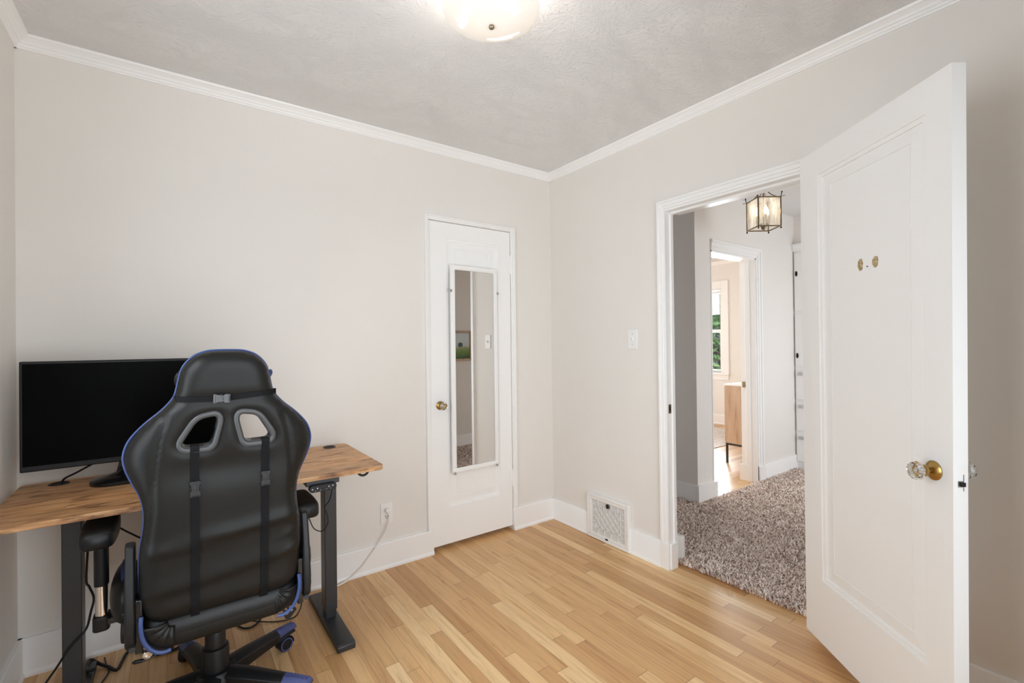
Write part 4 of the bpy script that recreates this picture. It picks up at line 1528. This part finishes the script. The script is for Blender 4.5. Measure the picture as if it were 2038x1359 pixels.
def seg_dist(p, poly):
    best = 9
    px, py = p
    m_ = len(poly)
    for i in range(m_):
        ax, ay = poly[i]
        bx_, by_ = poly[(i + 1) % m_]
        dx, dy = bx_ - ax, by_ - ay
        L2 = dx * dx + dy * dy
        u = 0 if L2 < 1e-12 else max(0, min(1, ((px - ax) * dx + (py - ay) * dy) / L2))
        d = math.hypot(px - ax - dx * u, py - ay - dy * u)
        if d < best:
            best = d
    return best


def inside(p, poly):
    x, y = p
    c_ = False
    m_ = len(poly)
    for i in range(m_):
        x1, y1 = poly[i]
        x2, y2 = poly[i - 1]
        if (y1 > y) != (y2 > y) and x < (x2 - x1) * (y - y1) / (y2 - y1) + x1:
            c_ = not c_
    return c_


def sm(a, b_, x):
    u = max(0, min(1, (x - a) / (b_ - a)))
    return u * u * (3 - 2 * u)


def seam_x(z):
    """the stitched seam between centre panel and wing"""
    pts = [(.44, .208), (.60, .204), (.71, .197), (.79, .186), (.86, .181), (.92, .176), (.98, .168), (1.035, .154), (1.062, .156), (1.10, .16)]
    for (z0, x0), (z1, x1) in zip(pts, pts[1:]):
        if z <= z1:
            return x0 + (x1 - x0) * max(0, (z - z0)) / (z1 - z0)
    return .16


def back_off(x, z, d, dh):
    """how far the back surface bulges toward the rear at (x, z)"""
    r = .052
    q_ = min(d, r) / r
    o_ = .034 * math.sqrt(max(0, 1 - (1 - q_) ** 2))
    # wings fall away outside the seam
    ax = abs(x)
    w_ = max(0, ax - seam_x(z) + .012)
    o_ -= .22 * w_ * sm(.70, .80, z) * (1 - sm(1.05, 1.09, z))
    # tight seam
    o_ -= .0055 * math.exp(-((ax - seam_x(z)) / .0062) ** 2) * sm(.60, .72, z) * (1 - sm(1.045, 1.07, z))
    # neck crease under the headrest strap
    o_ -= .006 * math.exp(-((z - 1.095) / .018) ** 2)
    # hollow between the shoulder blades
    o_ -= .010 * math.exp(-((z - .885) / .050) ** 2) * math.exp(-(x / .15) ** 2)
    # sinks round the openings
    o_ -= .009 * (1 - sm(.0, .035, dh))
    # drag folds across the lumbar part
    def fold(zc, A, wup, wdn):
        u = z - zc
        return A * math.exp(-(u / (wup if u > 0 else wdn)) ** 2)
    o_ += fold(.672 + .12 * max(0, x - .02) - .02 * x, .0085 * sm(-.16, .02, x), .030, .010)
    o_ += fold(.655 + .02 * x, .0055 * sm(.05, -.12, x) if False else .0055 * (1 - sm(-.12, .06, x)), .026, .011)
    o_ += fold(.548 + .10 * x + .03 * max(0, x), .0060, .040, .012)
    o_ += fold(.640 + .35 * (x - .2), .0040 * sm(.12, .2, x), .012, .008)
    o_ += fold(.585 + .45 * (x - .2), .0040 * sm(.12, .2, x), .012, .008)
    o_ += fold(.475, .0040, .030, .018)
    # puckers beside the headrest
    o_ += .0022 * math.sin((z + x * .6) * 260) * math.exp(-((z - 1.118) / .018) ** 2) * sm(-.095, -.118, x) if x < -.09 else 0
    return o_


def shell(outer, holes, fun_back, fun_front, step):
    pts, n_out = list(outer), len(outer)
    edges = [(i, (i + 1) % n_out) for i in range(n_out)]
    hs = []
    for h in holes:
        k_ = len(pts)
        pts += h
        hs.append((k_, len(h)))
        edges += [(k_ + i, k_ + (i + 1) % len(h)) for i in range(len(h))]
    xs = [p[0] for p in outer]
    zs = [p[1] for p in outer]
    r_ = 0
    z = min(zs)
    while z < max(zs):
        x = min(xs) + (step * .5 if r_ % 2 else 0)
        while x < max(xs):
            p = (x, z)
            if inside(p, outer) and seg_dist(p, outer) > step * .35 and not any(inside(p, h) or seg_dist(p, h) < step * .35 for h in holes):
                pts.append(p)
            x += step
        z += step * .87
        r_ += 1
    # two rows hugging the border, for a smooth rounded edge
    res = delaunay_2d_cdt([Vector(p) for p in pts], edges, [], 0, 1e-7)
    V2, _, F2, ov = res[0], res[1], res[2], res[3]
    tris = []
    for f in F2:
        c_ = (sum(V2[i][0] for i in f) / len(f), sum(V2[i][1] for i in f) / len(f))
        if inside(c_, outer) and not any(inside(c_, h) for h in holes):
            tris.append(tuple(f))
    n_ = len(V2)
    mb_ = MB()
    info = []
    for p in V2:
        d = seg_dist(p, outer)
        dh = min([seg_dist(p, h) for h in holes] or [9])
        info.append((p[0], p[1], d, dh))
    mb_.v = [fun_back(*q_) for q_ in info] + [fun_front(*q_) for q_ in info]
    onb = [q_[2] < 1e-6 for q_ in info]
    mp = [i if onb[i] else n_ + i for i in range(n_)]
    mb_.f = [tuple(f) for f in tris] + [tuple(mp[i] for i in reversed(f)) for f in tris]
    # walls of the openings
    cnt = {}
    for f in tris:
        for a, b_ in zip(f, f[1:] + f[:1]):
            cnt[(a, b_)] = 1
    for (a, b_) in list(cnt):
        if (b_, a) not in cnt and not (onb[a] and onb[b_]):
            mb_.f.append((b_, a, mp[a], mp[b_]))
    return mb_


def bk(x, z, d, dh):
    return (x, yplane(z) - back_off(x, z, d, dh), z)


def fr_(x, z, d, dh):
    r = .06
    q_ = min(d, r) / r
    o_ = .050 * math.sqrt(max(0, 1 - (1 - q_) ** 2))
    bol = sm(.10, .17, abs(x)) * (1 - sm(1.02, 1.08, z)) * sm(.44, .52, z) * min(1, d / .03)
    o_ += .045 * bol
    o_ -= .02 * (1 - sm(0, .03, dh))
    return (x, yplane(z) + o_, z)


sh_ = shell(OUT, [HR, HL], bk, fr_, .0105)
me_o = sh_.build('backrest', 'leather', ch, smooth='full')
me_o.data.set_sharp_from_angle(angle=math.radians(75))


def surf(x, z, lift=.002):
    p = (x, z)
    d = seg_dist(p, OUT) if inside(p, OUT) else 0
    dh = min(seg_dist(p, HR), seg_dist(p, HL))
    return yplane(z) - back_off(x, z, d, dh) - lift


# blue piping round the edge
pp = []
for x, z in OUT:
    if z > .452:
        pp.append((x, z))
i0 = max(range(len(OUT)), key=lambda i: (OUT[i][1] <= .452 and OUT[i - 1][1] > .452))
k0 = next(i for i in range(len(OUT)) if OUT[i][1] <= .452 and OUT[i - 1][1] > .452)
ordered = OUT[k0:] + OUT[:k0]
ordered = [p for p in ordered if p[1] > .452]
cz_ = .80
q = MB().tube([(x * 1.002, yplane(z) + .017, z + .0032 * sm(1.08, 1.2, z)) for x, z in ordered], .0032, 8, smooth=0)
q.build('piping', 'blue', me_o, smooth=True)
# stitched seams: a row of short stitches
for s_ in (-1, 1):
    q = MB()
    z = .655
    while z < 1.035:
        x0, x1 = s_ * seam_x(z), s_ * seam_x(z + .006)
        q.tube([(x0, surf(x0, z, .0010), z), (x1, surf(x1, z + .0055, .0010), z + .0055)], .0013, 5, smooth=0)
        z += .0092
    q.build('seam', 'thread', me_o, smooth=True)
# plastic surrounds of the two openings
for s_ in (1, -1):
    ho = roundpoly(HO, .012)
    hi = roundpoly(HI, .010)
    ho = [(s_ * x + HOLE_C, z) for x, z in ho]
    hi = [(s_ * x + HOLE_C, z) for x, z in hi]
    K = 60

    def resample(P, c_):
        ang = []
        for i in range(K):
            a = 2 * PI * i / K
            dx, dz = math.cos(a), math.sin(a)
            best = None
            m_ = len(P)
            for j in range(m_):
                x1, z1 = P[j][0] - c_[0], P[j][1] - c_[1]
                x2, z2 = P[(j + 1) % m_][0] - c_[0], P[(j + 1) % m_][1] - c_[1]
                den = dx * (z2 - z1) - dz * (x2 - x1)
                if abs(den) < 1e-12:
                    continue
                t_ = (x1 * (z2 - z1) - z1 * (x2 - x1)) / den
                u_ = (x1 * dz - z1 * dx) / den
                if t_ > 0 and -1e-6 <= u_ <= 1 + 1e-6:
                    best = t_ if best is None else max(best, t_)
            ang.append((c_[0] + dx * best, c_[1] + dz * best))
        return ang
    cc = (sum(p[0] for p in hi) / len(hi), sum(p[1] for p in hi) / len(hi))
    A_, B_ = resample(ho, cc), resample(hi, cc)
    vs, fs = [], []
    loops = []
    ybase = min(surf(x, z, 0) for x, z in A_)
    ymean = sum(surf(x, z, 0) for x, z in A_) / K
    for f_, lift in ((0.0, -.004), (0.04, .0035), (.25, .0065), (.72, .0065), (.93, .003), (1.0, -.004), (1.0, -.055)):
        for i in range(K):
            x = A_[i][0] + (B_[i][0] - A_[i][0]) * f_
            z = A_[i][1] + (B_[i][1] - A_[i][1]) * f_
            yy = ymean - lift - KB * (z - cc[1])
            vs.append((x, yy, z))
    for k_ in range(6):
        for i in range(K):
            j = (i + 1) % K
            fs.append((k_ * K + i, k_ * K + j, (k_ + 1) * K + j, (k_ + 1) * K + i))
    MB().add(vs, fs).build('opening_surround', 'grey_plastic', me_o, smooth=True, angle=50, fix=True)


def ribbon(P, wdir, w_, th, mb_):
    """flat strap through points P; wdir = width direction; thickness toward -y"""
    wd = Vector(wdir).normalized() * w_ / 2
    vs, fs = [], []
    for p in P:
        p = Vector(p)
        for sg in (-1, 1):
            vs.append(p + wd * sg)
            vs.append(p + wd * sg + Vector((0, -th, 0)))
    for i in range(len(P) - 1):
        a, b_ = i * 4, i * 4 + 4
        fs += [(a, a + 2, b_ + 2, b_), (a + 1, b_ + 1, b_ + 3, a + 3), (a, b_, b_ + 1, a + 1), (a + 2, a + 3, b_ + 3, b_ + 2)]
    fs += [(0, 1, 3, 2), tuple(len(vs) - 4 + i for i in (0, 2, 3, 1))]
    return mb_.add(vs, fs)


def buckle(parent, M_, L, w_, mat_='buckle'):
    """side release buckle lying in the xz plane, long axis z (centre 0), facing -y"""
    h = L / 2
    fem = [(-w_ / 2, h), (w_ / 2, h), (w_ / 2, h * .62), (w_ / 2 * .80, h * .40), (w_ / 2 * .70, 0), (w_ / 2 * .80, -h * .18), (-w_ / 2 * .80, -h * .18), (-w_ / 2 * .70, 0), (-w_ / 2 * .80, h * .40), (-w_ / 2, h * .62)]
    b_ = MB().prism(fem, 'y', -.0085, -.001)
    b_.box(-w_ / 2 - .001, w_ / 2 + .001, -.0095, 0, h * .72, h * .90)
    b_.box(-w_ / 2 * .30, w_ / 2 * .30, -.010, 0, -h * .1, h * .5)
    mal = [(-w_ / 2, -h), (w_ / 2, -h), (w_ / 2, -h * .70), (w_ / 2 * 1.05, -h * .40), (w_ / 2 * .62, -h * .12), (-w_ / 2 * .62, -h * .12), (-w_ / 2 * 1.05, -h * .40), (-w_ / 2, -h * .70)]
    b_.prism(mal, 'y', -.007, -.001)
    b_.xf(M_)
    o_ = b_.build('buckle', mat_, parent, bevel=.001)
    # prongs showing beside the body
    p_ = MB().box(-w_ / 2 * 1.0, -w_ / 2 * .78, -.0075, -.002, -h * .10, h * .36).box(w_ / 2 * .78, w_ / 2 * 1.0, -.0075, -.002, -h * .10, h * .36)
    p_.box(-w_ / 2 * .7, w_ / 2 * .7, -.0078, -.002, -h * .95, -h * .80)
    p_.xf(M_)
    p_.build('buckle_prongs', 'black_plastic', o_)
    return o_


for sx in (-.082, .104):
    P = []
    z = .9565
    P.append((sx, surf(sx, .950, .001) + .030, .9595))
    P.append((sx, surf(sx, .950, .0085), .9600))
    P.append((sx, surf(sx, .945, .0105), .948))
    z = .935
    while z > .452:
        P.append((sx, surf(sx, z, .0025), z))
        z -= .012
    P.append((sx, surf(sx, .448, .002), .446))
    P.append((sx, surf(sx, .448, .0) + .004, .432))
    st = ribbon(P, (1, 0, 0), .0225, .0016, MB()).build('back_strap', 'webbing', ch, smooth=True)
    zc = .832
    Mx = Matrix.Translation((sx + .001, surf(sx, zc, .003), zc)) @ Matrix.Rotation(.10, 4, 'X')
    buckle(st, Mx, .048, .0255)

# strap round the headrest with its buckle
P = []
for i in range(41):
    x = -.132 + .271 * i / 40
    z = 1.0985 + .010 * sm(-.02, .139, x) + .004 * (1 - sm(-.132, -.03, x)) - .002
    d = max(0, .1315 - abs(x))
    P.append((x, surf(max(-.125, min(.125, x)), z, .0030) + (.012 if abs(x) > .127 else 0) + (.012 if abs(x) > .131 else 0), z))
hs_ = ribbon(P, (0, 0, 1), .0165, .0016, MB()).build('head_strap', 'webbing', ch, smooth=True)
Mx = Matrix.Translation((-.0145, surf(-.0145, 1.097, .004), 1.0965)) @ Matrix.Rotation(-PI / 2 + .04, 4, 'Y')
buckle(hs_, Mx, .044, .026, 'grey_plastic')
# head pillow on the front side
pl = MB().ellipsoid((0, 0, 0), .128, .040, .072, 32, 18)
v2 = []
for x, y, z in pl.v:
    u = abs(x) / .128
    v2.append((x, y * (1 - .45 * u ** 3), z * (1.0 - .10 * u) + .012 * u ** 2))
pl.v = v2
pl.xf(Matrix.Translation((-.003, yplane(1.15) + .070, 1.140)))
pl_o = pl.build('head_pillow', 'leather2', ch, smooth='full')
for s_, x in ((1, -.118), (-1, .128)):
    q = MB().tube([(x, yplane(1.15) + .060, 1.172), (x - s_ * .004, yplane(1.15) + .064, 1.163), (x + s_ * .004, yplane(1.15) + .066, 1.145), (x + s_ * .012, yplane(1.15) + .068, 1.120)], .0052, 8)
    q.build('pillow_corner', 'leather2' if s_ == 1 else 'blue', pl_o, smooth=True)

# seat cushion
SO = catmull([(0, -.236), (.12, -.236), (.19, -.230), (.222, -.205), (.232, -.15), (.25, -.05), (.258, .06), (.255, .18), (.235, .25), (.17, .276), (0, .282), (-.17, .276), (-.235, .25), (-.255, .18), (-.258, .06), (-.25, -.05), (-.232, -.15), (-.222, -.205), (-.19, -.230), (-.12, -.236)], True, 4)


def s_top(x, y, d, dh):
    r = .045
    q_ = min(d, r) / r
    o_ = .052 * math.sqrt(max(0, 1 - (1 - q_) ** 2))
    o_ += .060 * sm(.13, .21, abs(x)) * sm(-.16, -.02, y) * min(1, d / .03)
    return (x, y, .402 + o_)


def s_bot(x, y, d, dh):
    r = .035
    q_ = min(d, r) / r
    return (x, y, .398 - .042 * math.sqrt(max(0, 1 - (1 - q_) ** 2)))


SO_ccw = SO
seat = shell(SO_ccw, [], s_top, s_bot, .020).build('seat', 'leather2', ch, smooth='full')
# the padded rear roll of the seat under the backrest
rr = []
vs, fs = [], []
NX, NA = 40, 16
for i in range(NX + 1):
    x = -.152 + .298 * i / NX
    for k_ in range(NA):
        a = 2 * PI * k_ / NA
        ca, sa = math.cos(a), math.sin(a)
        vs.append((x, -.214 + .020 * math.copysign(abs(ca) ** .7, ca), .3885 + .034 * math.copysign(abs(sa) ** .8, sa)))
for i in range(NX):
    for k_ in range(NA):
        k2 = (k_ + 1) % NA
        fs.append((i * NA + k_, i * NA + k2, (i + 1) * NA + k2, (i + 1) * NA + k_))
fs += [tuple(range(NA)), tuple(NX * NA + k_ for k_ in range(NA - 1, -1, -1))]
MB().add(vs, fs).build('rear_roll', 'leather', seat, smooth=True, angle=60)
# gathered lower corners of the cover with blue piping
for s_ in (-1, 1):
    q = MB().tube([(s_ * .212, -.226, .470), (s_ * .213, -.234, .446), (s_ * .209, -.238, .415), (s_ * .199, -.240, .388), (s_ * .182, -.241, .367), (s_ * .162, -.241, .357), (s_ * .143, -.239, .357)], .0060, 8)
    q.build('piping', 'blue', seat, smooth=True)
    cn = MB()
    vs, fs = [], []
    NU, NV = 18, 12
    for i in range(NU + 1):
        u = i / NU
        a = PI * (.98 + .54 * u) if s_ < 0 else PI * (2.02 - .54 * u)
        for j in range(NV + 1):
            v = j / NV
            r0_ = .012 + (.072 - .012) * v
            x = s_ * .140 + r0_ * math.cos(a) * .98
            z = .432 + r0_ * math.sin(a) * 1.04
            y = -.222 - .012 * math.sin(v * PI) - .0035 * math.sin(u * 22) * (1 - v) - .004 * (1 - v)
            vs.append((x, y, z))
    for i in range(NU):
        for j in range(NV):
            a = i * (NV + 1) + j
            fs.append((a, a + 1, a + NV + 2, a + NV + 1))
    cn.add(vs, fs)
    co = cn.build('gathered_corner', 'leather2', seat, smooth='full')
    md = co.modifiers.new('thick', 'SOLIDIFY')
    md.thickness = .008
    md.offset = 1 if s_ < 0 else -1
# blue piping along the seat bolsters
for s_ in (-1, 1):
    q = MB().tube([(s_ * .250, -.085, .440), (s_ * .262, -.050, .480), (s_ * .268, .0, .510), (s_ * .272, .07, .5245), (s_ * .272, .14, .518), (s_ * .268, .20, .495)], .0050, 8)
    q.build('bolster_piping', 'blue', seat, smooth=True)
    bo = MB()
    bo.ellipsoid((s_ * .262, .08, .440), .044, .17, .084, 24, 16)
    bo.build('bolster', 'leather2', seat, smooth='full')

# recliner covers on both sides
for s_ in (-1, 1):
    pts = [(-.196, .668), (-.172, .676), (-.150, .668), (-.140, .60), (-.105, .52), (-.080, .46), (-.085, .395), (-.115, .372), (-.200, .372), (-.232, .395), (-.240, .46), (-.226, .545), (-.214, .60)]
    cx = (.226, .250)
    sc = MB().prism(pts, 'x', s_ * cx[0], s_ * cx[1]).build('recliner_cover', 'black_plastic', ch, bevel=.006, seg=3)
    q = MB().prism([(-.150, .372), (-.06, .372), (-.06, .44), (-.10, .47), (-.150, .46)], 'x', s_ * .222, s_ * .262)
    q.cyl(.034, s_ * .222, s_ * .262, 'x', (0, -.150, .410), 28)
    q.build('pivot_cap', 'black_plastic', sc, bevel=.005, seg=3)
    MB().cyl(.008, -.246, -.236, 'y', (s_ * .232, 0, .392), 14).build('bolt', 'grey_metal', sc, smooth=True)
    MB().box(s_ * .208, s_ * .227, -.225, -.165, .365, .52).build('hinge_bracket', 'gloss_black', sc, bevel=.004)

# armrests
for s_, ax in ((-1, -.328), (1, .285)):
    a_ = thing('x', None, None) if False else None
    yc = .085
    hgt = -.0 if s_ < 0 else -.042
    po = MB().prism(rrect(ax - .0185, ax + .0185, yc - .026, yc + .026, .016), 'z', .475 + hgt, .632 + hgt).build('armrest', 'black_plastic', ch, bevel=.002)
    MB().prism(rrect(ax - .0160, ax + .0160, yc - .022, yc + .022, .014), 'z', .372, .48 + hgt).build('post', 'chrome', po, smooth=True)
    # pad: long rounded block, higher in the middle
    vs, fs = [], []
    NL, NA = 26, 24
    for i in range(NL + 1):
        u = i / NL
        y = -.045 + .245 * u
        e_ = min(u, 1 - u) / .16
        e_ = 1 if e_ > 1 else math.sqrt(max(0, 1 - (1 - e_) ** 2))
        e_ = max(e_, .02)
        wx = .042 * (.72 + .28 * e_) + .006 * math.sin(PI * u)
        for k_ in range(NA):
            a = 2 * PI * k_ / NA
            ca, sa = math.cos(a), math.sin(a)
            x = ax + wx * math.copysign(abs(ca) ** .45, ca)
            zz = .652 + hgt + (.034 if sa > 0 else .028) * math.copysign(abs(sa) ** .55, sa) * (.55 + .45 * e_)
            vs.append((x, y, zz))
    for i in range(NL):
        for k_ in range(NA):
            k2 = (k_ + 1) % NA
            fs.append((i * NA + k_, i * NA + k2, (i + 1) * NA + k2, (i + 1) * NA + k_))
    fs += [tuple(range(NA)), tuple(NL * NA + k_ for k_ in range(NA - 1, -1, -1))]
    MB().add(vs, fs).build('arm_pad', 'black_plastic', po, smooth=True, angle=50)
    br = MB().prism(rrect(ax - .022, ax + .022, yc - .030, yc + .030, .014), 'z', .330, .378)
    br.build('post_foot', 'black_plastic', po, bevel=.006, seg=3)
    MB().box(ax if s_ < 0 else .14, -.14 if s_ < 0 else ax, yc - .026, yc + .026, .347, .366).build('arm_bracket', 'black_metal', po, bevel=.002)

# mechanism, gas lift, star base
MB().box(-.10, .10, -.13, .13, .318, .357).box(-.16, .16, .05, .11, .340, .357).box(-.16, .16, -.11, -.05, .340, .357).build('tilt_mechanism', 'black_metal', ch, bevel=.004)
bx0 = -.018
MB().lathe([(.0001, .058), (.040, .060), (.0425, .075), (.0415, .190), (.040, .197), (.034, .199), (.033, .200), (.0315, .201), (.0315, .250), (.030, .254), (.0001, .256)], 40, 'z', (bx0, 0, 0)).build('gas_lift_cover', 'black_plastic', ch, smooth=True, angle=45)
MB().cyl(.013, .25, .33, 'z', (bx0, 0, 0), 20).build('gas_piston', 'chrome', ch, smooth=True)
MB().lathe([(.0001, .062), (.060, .064), (.072, .080), (.070, .105), (.058, .122), (.0001, .124)], 40, 'z', (bx0, 0, 0)).build('base_hub', 'black_plastic', ch, smooth=True)


def spoke_ring(r, w_, zt, zb__):
    c_ = w_ * .34
    return [(r, -w_ / 2, zt - .013), (r, -w_ / 2 + c_ * .9, zt), (r, w_ / 2 - c_ * .9, zt), (r, w_ / 2, zt - .013), (r, w_ / 2 * .86, zb__), (r, -w_ / 2 * .86, zb__)]


def loft(rings):
    n_ = len(rings[0])
    vs = [p for r_ in rings for p in r_]
    fs = []
    for k_ in range(len(rings) - 1):
        for i in range(n_):
            j = (i + 1) % n_
            fs.append((k_ * n_ + i, k_ * n_ + j, (k_ + 1) * n_ + j, (k_ + 1) * n_ + i))
    fs += [tuple(range(n_ - 1, -1, -1)), tuple((len(rings) - 1) * n_ + i for i in range(n_))]
    return MB().add(vs, fs)


for k_ in range(5):
    an = math.radians(33 + 72 * k_)
    Mr = Matrix.Translation((bx0, 0, 0)) @ Matrix.Rotation(an, 4, 'Z')
    sp_o = loft([spoke_ring(.045, .074, .124, .066), spoke_ring(.12, .068, .120, .066), spoke_ring(.252, .055, .104, .064)]).xf(Mr).build('base_leg', 'black_plastic', ch, bevel=.003)
    cp_o = loft([spoke_ring(.2522, .0555, .1045, .0785), spoke_ring(.300, .0500, .0985, .0760), spoke_ring(.338, .0460, .0925, .0745), spoke_ring(.345, .038, .086, .076)]).xf(Mr).build('foot_rest_cap', 'blue_plastic', sp_o, bevel=.002)
    loft([spoke_ring(.2521, .053, .0786, .0640), spoke_ring(.335, .044, .0746, .0620)]).xf(Mr).build('leg_tip', 'black_plastic', sp_o, bevel=.002)
    rg_ = MB()
    for i in range(6):
        r = .262 + i * .013
        zt = .1045 - (r - .2522) * .138 + .0005
        for s_ in (-1, 1):
            rg_.add([(r, 0 if False else s_ * .002, zt - .001), (r + .0035, s_ * .002, zt - .001), (r + .0095, s_ * .010, zt - .002), (r + .006, s_ * .010, zt - .002),
                     (r, s_ * .002, zt + .0004), (r + .0035, s_ * .002, zt + .0004), (r + .0095, s_ * .010, zt + .0001), (r + .006, s_ * .010, zt + .0001)],
                    [(0, 1, 2, 3), (4, 5, 6, 7), (0, 1, 5, 4), (1, 2, 6, 5), (2, 3, 7, 6), (3, 0, 4, 7)])
    rg_.xf(Mr).build('grip_ridges', 'blue_plastic', cp_o)
    # twin wheel caster
    cs = (20, 250, 75, 140, 310)[k_]
    Mc = Mr @ Matrix.Translation((.318, 0, 0)) @ Matrix.Rotation(math.radians(cs) - an, 4, 'Z')
    hd = MB()
    vsA = []
    hoodp = []
    for i in range(15):
        a = PI * (-.05 + 1.02 * i / 14)
        hoodp.append((-.020 + .031 * math.cos(a), .0305 + .031 * math.sin(a)))
    inner = [(-.020 + .0285 * math.cos(PI * (-.05 + 1.02 * i / 14)), .0305 + .0285 * math.sin(PI * (-.05 + 1.02 * i / 14))) for i in range(14, -1, -1)]
    hd.prism(hoodp + inner, 'y', -.024, .024)
    hd.cyl(.0085, .055, .080, 'z', (0, 0, 0), 16)
    cst = hd.xf(Mc).build('caster', 'black_plastic', ch, bevel=.001)
    for s_ in (-1, 1):
        wl = MB().lathe([(.0001, s_ * .0020), (.026, s_ * .0020), (.0285, s_ * .005), (.0285, s_ * .019), (.0265, s_ * .0225), (.021, s_ * .0235), (.0001, s_ * .0235)], 32, 'y', (-.020, 0, .0285))
        wo_ = wl.xf(Mc).build('wheel', 'black_plastic', cst, smooth=True)
        ri = MB().lathe([(.0235, s_ * .0230), (.0255, s_ * .0242), (.0225, s_ * .0250), (.0205, s_ * .0240)], 32, 'y', (-.020, 0, .0285))
        ri.f = ri.f[:-2]
        ri.xf(Mc).build('rim_ring', 'blue_plastic', wo_, smooth=True)

# levers under the seat
lv = MB().tube([(-.150, .00, .335), (-.196, -.11, .322), (-.200, -.150, .320)], .007, 10, smooth=2).build('tension_lever', 'black_metal', ch, smooth=True)
MB().lathe([(.0095, -.148), (.0125, -.150), (.0125, -.158), (.0095, -.160), (.0080, -.156), (.0001, -.155)], 24, 'y', (-.2005, 0, .3205)).build('chrome_ring', 'chrome', lv, smooth=True)
lv = MB().tube([(-.10, -.04, .330), (-.150, -.120, .312), (-.185, -.145, .306), (-.214, -.152, .3035)], .0036, 8)
lv.build('height_lever', 'black_metal', ch, smooth=True)
MB().lathe([(.0001, 0), (.0045, .002), (.0058, .010), (.0058, .026), (.003, .032), (.0001, .033)], 14).xf(Matrix.Translation((-.206, -.151, .3042)) @ Matrix.Rotation(-PI / 2, 4, 'Y') @ Matrix.Rotation(-.2, 4, 'X')).build('lever_grip', 'black_plastic', ch.children[-1], smooth=True)

# tag tied to the chair
t = thing('hang_tag', 'black printed hang tag tied under the right side of the chair seat', 'tag', (-1.879, -.748, .314))
tp = [(-.017, .026), (.002, .030), (.028, .002), (.026, -.004), (.006, -.026), (-.002, -.028), (-.010, -.022), (-.020, .018)]
MB().prism(tp, 'y', -.001, .001).build('card', 'black_plastic', t)
q = MB()
q.tube([(-.010, -.0018, .024), (-.002, -.0022, .022), (.006, -.0022, .024)], .0009, 5)
q.tube([(-.012, -.0018, .021), (-.010, -.0022, .012), (-.002, -.0022, .008)], .0009, 5)
q.tube([(.004, -.0018, .022), (.008, -.0022, .014), (.004, -.0022, .008)], .0009, 5)
# small lettering
def stroke(pts, r=.0008):
    q.tube([(x, -.0016, z) for x, z in pts], r, 5, smooth=0)
def glyph(pts, ox_, oz_, s_=1.0, rot=.45):
    c_, sn = math.cos(rot), math.sin(rot)
    stroke([(ox_ + s_ * (x * c_ - z * sn), oz_ + s_ * (x * sn + z * c_)) for x, z in pts])
glyph([(.004, .006), (.0005, .006), (0, .003), (.0005, 0), (.004, 0), (.004, .003), (.0025, .003)], -.004, -.009)
glyph([(0, .006), (.005, .006), (.0025, .006), (.0025, 0)], .0015, -.0065)
glyph([(0, 0), (.006, 0)], .010, -.002)
glyph([(0, .002), (.006, .002)], .010, -.002)
q.build('print', 'print', t)
q = MB()
ring = [(-.001 + .0052 * math.cos(2 * PI * i / 16), -.0025, .0145 + .0062 * math.sin(2 * PI * i / 16)) for i in range(16)]
q.tube(ring, .0012, 6, closed=True, smooth=1)
q.build('eyelet_ring', 'gold_ring', t, smooth=True)
MB().tube([(-.006, 0, .026), (-.010, .004, .036), (-.012, .010, .050)], .0008, 5).build('string', 'thread', t, smooth=True)
